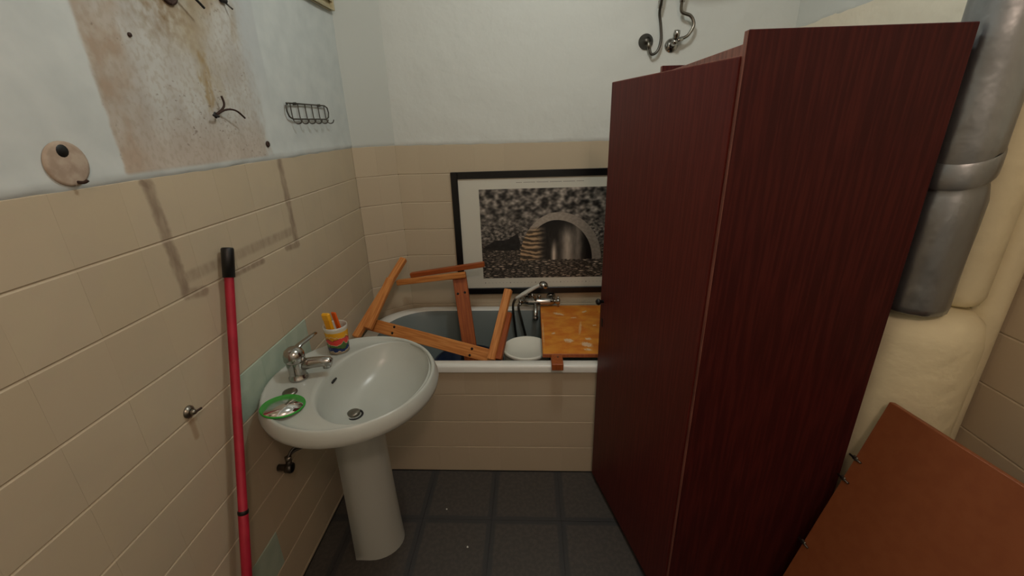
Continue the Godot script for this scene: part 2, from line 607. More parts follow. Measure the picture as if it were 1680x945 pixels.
# a gently uneven sheet of plaster, local x-y, face +z, with uv in metres
func plaster_sheet(st: SurfaceTool, w: float, y0: float, y1: float, xf: Transform3D, sd: int, amp := 0.003, lip := 0.006, uvf = null) -> void:
	var nu := maxi(2, int(w / 0.04))
	var nv := maxi(2, int((y1 - y0) / 0.04))
	var n := noise(1.0, sd, 3)
	var grid := []
	for j in nv + 3:
		var row := []
		for i in nu + 1:
			var u := w * i / nu
			var v := y0
			var out := 0.0
			if j == 0:
				out = -0.002
				v = y0 - 0.011 + n.get_noise_1d(u * 22) * 0.006
			elif j == 1:
				v = y0 - 0.001 + n.get_noise_1d(u * 22) * 0.005
				out = lip * (0.7 + n.get_noise_1d(u * 15 + 50) * 0.8)
			elif j == 2:
				v = y0 + 0.014
				out = lip * 0.5 * (0.8 + n.get_noise_1d(u * 18 + 90) * 0.8)
			else:
				v = lerpf(y0 + 0.014, y1, float(j - 2) / nv)
				out = 0.001 + n.get_noise_2d(u * 5, v * 5) * amp
			row.append(Vector3(u, v, out))
		grid.append(row)
	for j in nv + 2:
		for i in nu:
			var p := [grid[j][i], grid[j][i + 1], grid[j + 1][i + 1], grid[j + 1][i]]
			var t := []
			for k in 4:
				t.append(uvf.call(p[k].x, p[k].y) if uvf != null else Vector2(p[k].x, p[k].y))
				p[k] = xf * p[k]
			quad_uv(st, p, t)

func slab(w: float, y0: float, y1: float, xf: Transform3D, face: float, depth: float) -> SurfaceTool:
	var st := start()
	var x := xf * Transform3D(Basis(), Vector3(w / 2, (y0 + y1) / 2, face - depth / 2))
	box(st, Vector3(w, y1 - y0, depth), 0.001, x)
	return st

func tiled(parent: Node3D, w: float, first: float, cols: int, rows: Array, xf: Transform3D, pitch := 0.149) -> void:
	var shared := {}
	for r in rows:
		for k in cols:
			var a := maxf(first + k * pitch, 0.0)
			var b := minf(first + (k + 1) * pitch, w)
			if b - a < 0.015:
				continue
			var y: float = TOP - PITCH * (r + 1)
			var y1: float = y + PITCH
			if y < 0.0:
				y = 0.001
			var key := Vector3i(roundi((b - a) * 2000), roundi((y1 - y) * 2000), rng.randi() % 3)
			if not shared.has(key):
				shared[key] = tile_mesh(b - a, y1 - y, 0.00025, 0.003, null, Vector2(rng.randf_range(-1, 1), rng.randf_range(-1, 1)) * 0.0018)
			part("tile", shared[key], mat.tiles[rng.randi() % 4], parent, xf * at(a, y, 0))

func make_setting() -> void:
	# floor, laid with square dark vinyl tiles
	var fl := struct("floor", box_mesh(Vector3(XR + 0.4, 0.15, ZN - FAR + 0.35), 0.002), plain(Color(0.12, 0.12, 0.12), 0.7), at(XR / 2, -0.0775, (ZN + FAR) / 2 - 0.02))
	var fm := image_mat(floor_picture(), 0.55)
	bump(fm, 0.08, 15, 3.0, Vector3.ONE)
	fm.uv1_triplanar = false
	fm.normal_enabled = false
	for a in range(-3, 5):
		for b in range(-1, 10):
			var x0 := maxf(0.705 + a * 0.302, 0.003)
			var x1 := minf(0.705 + (a + 1) * 0.302, XR - 0.003)
			var z0 := maxf(-1.41 + (b - 1) * 0.302, TUB + 0.002)
			var z1 := minf(-1.41 + b * 0.302, ZN - 0.003)
			if x1 - x0 < 0.02 or z1 - z0 < 0.02 or z0 > 0.4:
				continue
			var st := start()
			var g := 0.0006
			var y := rng.randf_range(-0.0003, 0.0003)
			var q := [Vector3(x0 + g, y, z1 - g), Vector3(x1 - g, y, z1 - g), Vector3(x1 - g, y, z0 + g), Vector3(x0 + g, y, z0 + g)]
			var t := []
			for p in q:
				t.append(Vector2((p.x - 0.705 - a * 0.302) / 0.302, (p.z + 1.41 - (b - 1) * 0.302) / 0.302))
			quad_uv(st, q, t)
			for i in 4:
				var j := (i + 1) % 4
				var d := Vector3(0, -0.003, 0)
				quad_uv(st, [q[i] + d, q[j] + d, q[j], q[i]], [t[i], t[j], t[j], t[i]])
			part("floor_tile", done(st), fm, fl, fl.transform.affine_inverse())
	struct("ceiling", box_mesh(Vector3(XR + 0.4, 0.15, ZN - FAR + 0.35), 0.002), mat.plaster, at(XR / 2, CEIL + 0.075, (ZN + FAR) / 2 - 0.02))

	# left wall: s runs from the near corner towards the far one
	var lx := facing(Vector3.RIGHT, Vector3(0, 0, ZN))
	var lw := ZN + 2.24
	var left_mesh := done(slab(lw, 0, TOP + 0.012, lx, -0.003, 0.15))
	done(slab(lw, TOP, CEIL, lx, -0.008, 0.15), left_mesh)
	var st := start(true)
	plaster_sheet(st, lw, TOP + 0.006, CEIL, lx, 21, 0.003, 0.007, func(u, v): return Vector2((u - ZN - 0.3) / 2.0, (2.7 - v) / 1.2))
	done(st, left_mesh)
	var left := struct("wall_left", left_mesh, null)
	var pm := image_mat(plaster_picture(), 0.85)
	left.set_surface_override_material(0, mat.grout)
	left.set_surface_override_material(1, mat.plaster)
	left.set_surface_override_material(2, pm)
	var tm := image_mat(tile_picture(), 0.26)
	tm.metallic_specular = 0.4
	for r in 11:
		for k in 17:
			var a := -0.268 + k * 0.149
			var b := minf(a + 0.149, 2.238)
			var y: float = maxf(TOP - PITCH * (r + 1), 0.001)
			var y1: float = TOP - PITCH * r
			if y1 - y < 0.01 or b - a < 0.01:
				continue
			var mint := (r == 4 and k >= 9 and k <= 11) or (r == 8 and k == 8)
			var uvf := func(u, v): return Vector2((a + u + 0.3) / 2.6, 1.0 - (y + v) / 1.55)
			var tilt := Vector2(rng.randf_range(-1, 1), rng.randf_range(-1, 1)) * 0.0018
			var o := part("tile", tile_mesh(b - a, y1 - y, 0.00025, 0.003, uvf, tilt), mat.mint if mint else tm, left, lx * at(ZN + a, y, 0))
			if mint:
				o.set_meta("label", "mint green tile" + (" behind the washbasin" if r == 4 else " low under the washbasin"))

	# cut-off corner between left and far wall
	var ca := Vector3(0, 0, -2.24)
	var cb := Vector3(0.18, 0, FAR)
	var cw := ca.distance_to(cb)
	var cx := facing((cb - ca).cross(Vector3.UP).normalized() * -1.0, ca)
	cx = Transform3D(Basis((cb - ca).normalized(), Vector3.UP, (cb - ca).normalized().cross(Vector3.UP)), ca)
	var cm := done(slab(cw, 0, TOP + 0.012, cx, -0.003, 0.05))
	done(slab(cw, TOP, CEIL, cx, -0.008, 0.05), cm)
	st = start(true)
	plaster_sheet(st, cw, TOP + 0.006, CEIL, cx, 23, 0.002, 0.003)
	done(st, cm)
	var corner := struct("wall_corner", cm, null)
	corner.set_surface_override_material(0, mat.grout)
	corner.set_surface_override_material(1, mat.plaster)
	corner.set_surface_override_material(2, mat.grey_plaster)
	tiled(corner, cw, -0.02, 2, [0, 1, 2, 3, 4, 5, 6], cx, 0.135)

	# far wall
	var fx := facing(Vector3.BACK, Vector3(0.18, 0, FAR))
	var fw := XR - 0.18
	var far_mesh := done(slab(fw + 0.2, 0, TOP + 0.012, fx, -0.003, 0.15))
	done(slab(fw + 0.2, TOP, CEIL, fx, -0.008, 0.15), far_mesh)
	st = start(true)
	plaster_sheet(st, fw, TOP + 0.004, CEIL, fx, 25, 0.003, 0.005)
	done(st, far_mesh)
	var farw := struct("wall_far", far_mesh, null)
	farw.set_surface_override_material(0, mat.grout)
	farw.set_surface_override_material(1, mat.plaster)
	farw.set_surface_override_material(2, mat.plaster)
	tiled(farw, fw, -0.03, 14, [0, 1, 2, 3, 4, 5, 6], fx)

	# right wall: tiled below, cream to 2 m, white above
	var rx := facing(Vector3.LEFT, Vector3(XR, 0, FAR))
	var rw := ZN - FAR
	var right_mesh := done(slab(rw, 0, TOP + 0.012, rx, -0.003, 0.15))
	done(slab(rw, TOP, CEIL, rx, -0.008, 0.15), right_mesh)
	st = start(true)
	plaster_sheet(st, rw, TOP + 0.006, 1.993, rx, 27, 0.003, 0.005)
	done(st, right_mesh)
	st = start(true)
	plaster_sheet(st, rw, 1.993, CEIL, rx, 29, 0.003, 0.003)
	done(st, right_mesh)
	var right := struct("wall_right", right_mesh, null)
	for k in 4:
		right.set_surface_override_material(k, [mat.grout, mat.plaster, mat.beige_paint, mat.plaster][k])
	tiled(right, rw, 0.55, 12, [0, 1, 2, 3, 4, 5, 6, 7, 8, 9, 10], rx)

	# near wall, behind the camera
	var nx := facing(Vector3.FORWARD, Vector3(XR, 0, ZN))
	struct("wall_near", done(slab(XR, 0, CEIL, nx, 0.0, 0.15)), mat.plaster)

# ------------------------------------------------------------------ bath
func make_bath() -> void:
	var t := thing("bathtub", "built-in enamelled bathtub with cream tiled front and white rim", "bathtub", Vector3(0.9, 0, -2.03))
	var back := Transform3D(Basis(), -t.position)
	var x0 := 0.015
	var x1 := 1.72
	var z0 := FAR + 0.012
	var z1 := TUB + 0.012
	var ro := [0.04, 0.03, 0.03, 0.28]
	var st := start(true)
	var rings := []
	rings.append(loop(x0, x1, z0, z1, ro, 0.572))
	rings.append(loop(x0, x1, z0, z1, ro, 0.596))
	rings.append(loop(x0 + 0.004, x1 - 0.004, z0 + 0.004, z1 - 0.005, ro, 0.604))
	rings.append(loop(x0 + 0.012, x1 - 0.012, z0 + 0.012, z1 - 0.013, ro, 0.607))
	var ri := [0.17, 0.12, 0.12, 0.24]
	rings.append(loop(x0 + 0.06, x1 - 0.06, z0 + 0.042, z1 - 0.048, ri, 0.605))
	rings.append(loop(x0 + 0.072, x1 - 0.07, z0 + 0.050, z1 - 0.056, ri, 0.598))
	rings.append(loop(x0 + 0.082, x1 - 0.076, z0 + 0.056, z1 - 0.062, ri, 0.58))
	rings.append(loop(x0 + 0.14, x1 - 0.09, z0 + 0.075, z1 - 0.08, ri, 0.42))
	rings.append(loop(x0 + 0.20, x1 - 0.10, z0 + 0.095, z1 - 0.10, ri, 0.28))
	rings.append(loop(x0 + 0.26, x1 - 0.13, z0 + 0.13, z1 - 0.135, ri, 0.215))
	rings.append(loop(x0 + 0.33, x1 - 0.18, z0 + 0.18, z1 - 0.185, [0.12, 0.1, 0.1, 0.12], 0.19))
	for k in 5:
		bridge(st, rings[k], rings[k + 1])
	part("rim", done(st), mat.rim, t, back)
	st = start(true)
	for k in range(5, rings.size() - 1):
		bridge(st, rings[k], rings[k + 1])
	fan(st, rings[-1], true)
	part("tub_shell", done(st), mat.enamel, t, back)
	var front := slab(x1 - 0.002, 0.001, 0.574, facing(Vector3.BACK, Vector3(0.002, 0, TUB)), -0.003, 0.05)
	var ap := part("apron", done(front), mat.grout, t, back)
	var shared := {}
	for r in 4:
		for k in 13:
			var a := maxf(0.013 + 0.1535 * 0 + (k - 1) * 0.149 + 0.117, 0.003)
			var b := minf(0.013 + k * 0.149 + 0.117, x1)
			if b - a < 0.02:
				continue
			var y := r * 0.148
			var h := 0.148 if r < 3 else 0.574 - 3 * 0.148
			var key := Vector3i(roundi((b - a) * 2000), r / 3, rng.randi() % 3)
			if not shared.has(key):
				shared[key] = tile_mesh(b - a, h, 0.00025, 0.003, null, Vector2(rng.randf_range(-1, 1), rng.randf_range(-1, 1)) * 0.002)
			part("tile", shared[key], mat.tiles[rng.randi() % 4], ap, facing(Vector3.BACK, Vector3(a, y + 0.001, TUB)))
	# overflow and waste
	st = start(true)
	lathe(st, [Vector2(0.0, 0.004), Vector2(0.02, 0.004), Vector2(0.028, 0.001), Vector2(0.028, 0.0)], 20)
	part("waste", lathe_mesh([Vector2(0.03, 0.0), Vector2(0.028, 0.003), Vector2(0.012, 0.004), Vector2(0.0, 0.003)], 20), mat.old_chrome, t, back * at(1.35, 0.19, -2.03))

# ------------------------------------------------------------------ washbasin
func basin_ring(y: float, ex: float, grow: float) -> PackedVector3Array:
	# outline of the basin seen from the centre of its bowl; ex blends outer edge (0) to bowl edge (1)
	var out := PackedVector3Array()
	var c := Vector2(0.362, -1.245)
	for i in 56:
		var a := TAU * i / 56
		var d := Vector2(cos(a), -sin(a))
		# outer ellipse
		var oc := Vector2(0.284, -1.243)
		var orx := 0.280 + grow
		var orz := 0.296 + grow
		var rel := c - oc
		var qa := d.x * d.x / (orx * orx) + d.y * d.y / (orz * orz)
		var qb := 2.0 * (rel.x * d.x / (orx * orx) + rel.y * d.y / (orz * orz))
		var qc := rel.x * rel.x / (orx * orx) + rel.y * rel.y / (orz * orz) - 1.0
		var ro := (-qb + sqrt(qb * qb - 4.0 * qa * qc)) / (2.0 * qa)
		var rb := 1.0 / sqrt(d.x * d.x / (0.172 * 0.172) + d.y * d.y / (0.248 * 0.248))
		var r := lerpf(ro, rb, ex)
		var p := c + d * r
		p.x = maxf(p.x, 0.003)
		out.append(Vector3(p.x, y, p.y))
	return out

func shrink(ring: PackedVector3Array, c: Vector3, k: float, y: float) -> PackedVector3Array:
	var out := PackedVector3Array()
	for p in ring:
		var q := p.lerp(c, k)
		q.y = y
		out.append(q)
	return out

func make_basin() -> void:
	var b := thing("washbasin", "white oval pedestal washbasin against the left wall", "washbasin", Vector3(0.28, 0, -1.26))
	var back := Transform3D(Basis(), -b.position)
	var st := start(true)
	var ped := Vector3(0.255, 0, -1.285)
	var drain := Vector3(0.275, 0.688, -1.225)
	var rings := []
	var o := basin_ring(0.0, 0.0, 0.0)
	rings.append(shrink(o, ped, 0.66, 0.655))
	rings.append(shrink(o, ped, 0.50, 0.675))
	rings.append(shrink(o, ped, 0.26, 0.722))
	rings.append(shrink(o, ped, 0.08, 0.765))
	rings.append(basin_ring(0.778, 0.0, -0.006))
	rings.append(basin_ring(0.785, 0.0, 0.0))
	rings.append(basin_ring(0.80, 0.0, 0.003))
	rings.append(basin_ring(0.82, 0.0, -0.003))
	rings.append(basin_ring(0.832, 0.0, -0.008))
	rings.append(basin_ring(0.8355, 0.0, -0.0115))
	rings.append(basin_ring(0.8355, 0.0, -0.016))
	rings.append(basin_ring(0.832, 0.0, -0.020))
	rings.append(basin_ring(0.8245, 0.10, -0.020))
	rings.append(basin_ring(0.822, 0.30, -0.016))
	rings.append(basin_ring(0.824, 0.62, -0.012))
	rings.append(basin_ring(0.829, 0.88, -0.012))
	rings.append(basin_ring(0.829, 0.96, -0.012))
	rings.append(basin_ring(0.824, 1.0, 0.0))
	var bowl := basin_ring(0.0, 1.0, 0.0)
	rings.append(shrink(bowl, drain, 0.035, 0.81))
	rings.append(shrink(bowl, drain, 0.10, 0.775))
	rings.append(shrink(bowl, drain, 0.22, 0.74))
	rings.append(shrink(bowl, drain, 0.40, 0.714))
	rings.append(shrink(bowl, drain, 0.62, 0.698))
	rings.append(shrink(bowl, drain, 0.82, 0.690))
	rings.append(shrink(bowl, drain, 0.92, 0.686))
	for k in rings.size() - 1:
		bridge(st, rings[k], rings[k + 1])
	fan(st, rings[-1], true)
	fan(st, rings[0], false)
	part("bowl", done(st), mat.ceramic, b, back)

	# half-round pedestal, open towards the wall
	st = start(true)
	var lv := [[0.0, 1.0, 0.0], [0.02, 0.985, 0.0], [0.2, 0.92, 0.002], [0.45, 0.86, 0.006], [0.67, 0.86, 0.01]]
	var prev := PackedVector3Array()
	for l in lv:
		var ring := PackedVector3Array()
		var k: float = l[1]
		for side in [1.0, -1.0]:
			var w: float = k if side > 0 else k - 0.11
			var half: Array = []
			for i in 17:
				var a := -PI / 2 + PI * i / 16
				half.append(Vector3(0.235 + cos(a) * 0.112 * w, l[0], -1.31 - sin(a) * 0.098 * w))
			half.push_front(Vector3(0.18, l[0], -1.31 + 0.098 * w))
			half.push_back(Vector3(0.18, l[0], -1.31 - 0.098 * w))
			if side < 0:
				half.reverse()
			for p in half:
				ring.append(p)
		if prev.size() > 0:
			bridge(st, prev, ring)
		prev = ring
	part("pedestal", done(st), mat.ceramic, b, back)

	# waste, overflow slot, tap-hole cover
	var ws := part("waste", lathe_mesh([Vector2(0.031, 0.0), Vector2(0.030, 0.004), Vector2(0.024, 0.0045), Vector2(0.0235, -0.002), Vector2(0.0, -0.002)], 24), mat.rubber, b, back * at(drain.x, drain.y - 0.002, drain.z))
	part("plug", lathe_mesh([Vector2(0.021, 0.0), Vector2(0.0215, 0.008), Vector2(0.017, 0.011), Vector2(0.0, 0.0125)], 24), mat.old_chrome, ws, at(-0.004, 0.001, -0.006))
	st = start(true)
	tube(st, [Vector3(0.199, 0.792, -1.262), Vector3(0.1985, 0.792, -1.275), Vector3(0.2005, 0.792, -1.292)], [0.0035, 0.005, 0.0035], 8)
	part("overflow_slot", done(st), mat.black, b, back)
	part("hole_cover", lathe_mesh([Vector2(0.023, 0.0), Vector2(0.0225, 0.004), Vector2(0.016, 0.007), Vector2(0.0, 0.008)], 24), mat.old_chrome, b, back * at(0.112, 0.824, -1.158))

	# mixer tap
	var tp := thing("mixer_tap", "chrome single-lever mixer tap on the washbasin deck", "tap", Vector3(0.098, 0.8255, -1.243))
	part("body", lathe_mesh([Vector2(0.0, 0.0), Vector2(0.031, 0.0), Vector2(0.031, 0.006), Vector2(0.027, 0.009), Vector2(0.0265, 0.03), Vector2(0.029, 0.055), Vector2(0.029, 0.064)], 28), mat.chrome, tp)
	part("cap", lathe_mesh([Vector2(0.029, 0.065), Vector2(0.0335, 0.072), Vector2(0.033, 0.09), Vector2(0.028, 0.104), Vector2(0.016, 0.113), Vector2(0.0, 0.115)], 28), mat.chrome, tp)
	var st2 := start(true)
	tube(st2, [Vector3(0.008, 0.046, -0.004), Vector3(0.05, 0.054, -0.008), Vector3(0.085, 0.056, -0.012), Vector3(0.108, 0.055, -0.015), Vector3(0.117, 0.053, -0.016)], [0.021, 0.019, 0.0175, 0.0165, 0.011], 16)
	tube(st2, [Vector3(0.097, 0.052, -0.014), Vector3(0.098, 0.033, -0.014)], [0.0135, 0.0135], 14)
	part("spout", done(st2), mat.chrome, tp)
	st2 = start(true)
	tube(st2, [Vector3(0.0, 0.097, 0.0), Vector3(0.008, 0.108, -0.035), Vector3(0.022, 0.114, -0.075), Vector3(0.032, 0.117, -0.104)], [0.016, 0.012, 0.010, 0.007], 12, 0.55)
	part("lever", done(st2), mat.chrome, tp)

	# hand mirror lying on the deck
	var mr := thing("hand_mirror", "round pocket mirror in a bright green rim lying on the washbasin", "mirror", Vector3(0.137, 0.8315, -1.072))
	mr.basis = Basis(Vector3(-1, 0, -1).normalized(), 0.075)
	var pr := []
	for i in 13:
		var a := TAU * i / 12
		pr.append(Vector2(0.0605 + 0.0023 * cos(a), 0.0032 + 0.0032 * sin(a)))
	part("rim", lathe_mesh(pr, 44), mat.green, mr)
	part("glass", lathe_mesh([Vector2(0.0, -0.001), Vector2(0.0585, -0.001), Vector2(0.059, 0.0061), Vector2(0.0, 0.0061)], 44), mat.mirror, mr)

	# tumbler with two sticks in it
	var cp := thing("tumbler", "tumbler with wavy yellow, red, green and blue bands on washbasin edge", "tumbler", Vector3(0.160, 0.8255, -1.432))
	st = start(true)
	var prof := []
	for i in 13:
		prof.append(Vector2(lerpf(0.037, 0.042, i / 12.0), 0.002 + 0.096 * i / 12.0))
	lathe(st, prof, 36, Transform3D(), true)
	part("wall", done(st), image_mat(cup_picture(), 0.25), cp)
	part("lip", lathe_mesh([Vector2(0.0422, 0.098), Vector2(0.0427, 0.105), Vector2(0.0417, 0.107), Vector2(0.0403, 0.105), Vector2(0.0395, 0.09), Vector2(0.035, 0.006), Vector2(0.0, 0.006)], 36), mat.white_plastic, cp)
	part("base", lathe_mesh([Vector2(0.0, 0.0), Vector2(0.035, 0.0), Vector2(0.0375, 0.002)], 36), mat.white_plastic, cp)
	var yl := thing("plastic_stick", "yellow plastic stick standing in the banded tumbler", "stick", Vector3(0.148, 0.832, -1.430))
	part("case", box_mesh(Vector3(0.034, 0.128, 0.014), 0.005), plain(Color(0.88, 0.62, 0.05), 0.4), yl, along(Vector3(0.004, 0, 0), Vector3(-0.012, 0.13, 0.002), Vector3(1, 0, 0.3)))
	part("cap", box_mesh(Vector3(0.036, 0.03, 0.016), 0.005), plain(Color(0.90, 0.66, 0.10), 0.4), yl, along(Vector3(-0.0105, 0.118, 0.0018), Vector3(-0.0142, 0.148, 0.0022), Vector3(1, 0, 0.3)))
	var og := thing("plastic_stick", "orange plastic stick leaning in the tumbler beside the yellow one", "stick", Vector3(0.172, 0.832, -1.440))
	part("handle", box_mesh(Vector3(0.024, 0.15, 0.008), 0.003), plain(Color(0.85, 0.36, 0.06), 0.4), og, along(Vector3(0.012, 0, 0), Vector3(-0.012, 0.15, 0.004), Vector3(1, 0, 0.5)))

	# angle valve under the basin
	var v := thing("angle_valve", "dark angle valve on the left wall under the washbasin", "valve", Vector3(0.0, 0.515, -1.16))
	part("escutcheon", lathe_mesh([Vector2(0.026, 0.0), Vector2(0.024, 0.006), Vector2(0.011, 0.01)], 20), mat.steel, v, Transform3D(Basis(Vector3.FORWARD, -PI / 2), Vector3.ZERO))
	st = start(true)
	tube(st, [Vector3(0.005, 0, 0), Vector3(0.055, 0, 0)], 0.012, 12)
	tube(st, [Vector3(0.045, 0, 0), Vector3(0.045, 0.035, -0.004)], 0.010, 12)
	part("body", done(st), mat.steel, v)
	part("knob", lathe_mesh([Vector2(0.0, 0.0), Vector2(0.017, 0.0), Vector2(0.019, 0.006), Vector2(0.018, 0.022), Vector2(0.0, 0.024)], 12), mat.steel, v, Transform3D(Basis(Vector3.FORWARD, -PI / 2), Vector3(0.055, 0, 0)))
	part("nut", lathe_mesh([Vector2(0.0, 0.0), Vector2(0.012, 0.0), Vector2(0.012, 0.014), Vector2(0.0, 0.014)], 6), mat.old_chrome, v, at(0.045, 0.03, -0.004))
	for k in 2:
		part("supply_hose", tube_mesh(curve([Vector3(0.045, 0.04, -0.004), Vector3(0.06, 0.062 - k * 0.012, -0.03), Vector3(0.12, 0.066 - k * 0.014, -0.07), Vector3(0.19, 0.09 - k * 0.012, -0.09)]), 0.0048, 8), mat.steel, v)

# ------------------------------------------------------------------ wardrobe
func make_wardrobe() -> void:
	var w := thing("wardrobe", "tall dark reddish-brown wardrobe with its door ajar, beside the bath", "wardrobe", Vector3(1.56, 0, -1.36))
	var back := Transform3D(Basis(), -w.position)
	var th := 0.018
	var top := 1.782
	var xf := 1.336
	var xb := 1.786
	var zn := -1.037
	var zf := -1.683
	for z in [zn - th / 2, zf + th / 2]:
		var sp := part("side_panel", box_mesh(Vector3(xb - xf, top, th), 0.0015), mat.veneer, w, back * at((xb + xf) / 2, top / 2, z))
		part("edge_strip", box_mesh(Vector3(0.002, top - 0.002, th - 0.001), 0.0005), mat.edging, sp, at(-(xb - xf) / 2 - 0.0005, 0, 0))
	var zc := (zn + zf) / 2
	var span := zn - zf - 2 * th
	part("top_panel", box_mesh(Vector3(xb - xf - 0.03, th, span), 0.001), mat.veneer, w, back * at((xb + xf) / 2 + 0.012, 1.749, zc))
	part("rail", box_mesh(Vector3(0.018, 0.06, span), 0.001), mat.edging, w, back * at(xf + 0.012, 1.729, zc))
	part("bottom_panel", box_mesh(Vector3(xb - xf - 0.03, th, span), 0.001), mat.veneer, w, back * at((xb + xf) / 2, 0.075, zc))
	part("plinth", box_mesh(Vector3(0.016, 0.062, span), 0.001), mat.veneer, w, back * at(xf + 0.03, 0.033, zc))
	part("back_panel", box_mesh(Vector3(0.006, top - 0.08, span), 0.001), mat.veneer, w, back * at(xb - 0.006, top / 2 + 0.02, zc))
	# the door, hinged at the near side, standing ajar
	var hinge := Vector3(1.338, 0, -1.052)
	var tip := Vector3(1.178, 0, -1.665)
	var dl := hinge.distance_to(tip)
	var dx := Transform3D(Basis((tip - hinge).normalized(), Vector3.UP, (tip - hinge).normalized().cross(Vector3.UP)), hinge)
	var hd := 1.734
	var y0 := 0.03
	var d := part("door", box_mesh(Vector3(dl, hd - y0, 0.018), 0.0015), mat.veneer_door, w, back * dx * at(dl / 2, (hd + y0) / 2, 0.0))
	part("edge_strip", box_mesh(Vector3(dl - 0.002, 0.002, 0.017), 0.0005), mat.edging, d, at(0, (hd - y0) / 2 + 0.0005, 0))
	var yc := (hd + y0) / 2
	var face := -1.0
	var out := Basis(Vector3.RIGHT, PI / 2 * face)
	part("knob", lathe_mesh([Vector2(0.006, 0.0), Vector2(0.006, 0.012), Vector2(0.013, 0.018), Vector2(0.014, 0.024), Vector2(0.009, 0.030), Vector2(0.0, 0.031)], 18), mat.black, d, Transform3D(out, Vector3(dl / 2 - 0.026, 0.932 - yc, -0.0085)))
	part("keyhole_plate", box_mesh(Vector3(0.012, 0.036, 0.002), 0.0008), mat.rubber, d, at(dl / 2 - 0.026, 0.838 - yc, -0.0097))

# ------------------------------------------------------------------ loose timber
func plank(called: String, parent: Node3D, a: Vector3, b: Vector3, wide: Vector3, w: float, t: float, m: Material, holes := [], face := 1.0) -> void:
	var xf := along(a, b, wide)
	var ln := a.distance_to(b)
	var o := part(called, box_mesh(Vector3(w, ln, t), 0.0025), m, parent, parent.transform.affine_inverse() * xf)
	for h in holes:
		part("screw_hole", lathe_mesh([Vector2(0.0, 0.0), Vector2(0.0065, 0.0), Vector2(0.0065, 0.0006), Vector2(0.0, 0.0008)], 12), mat.black, o, Transform3D(Basis(Vector3.RIGHT, PI / 2 * face), Vector3(h.x, h.y, face * (t / 2 - 0.0001))))

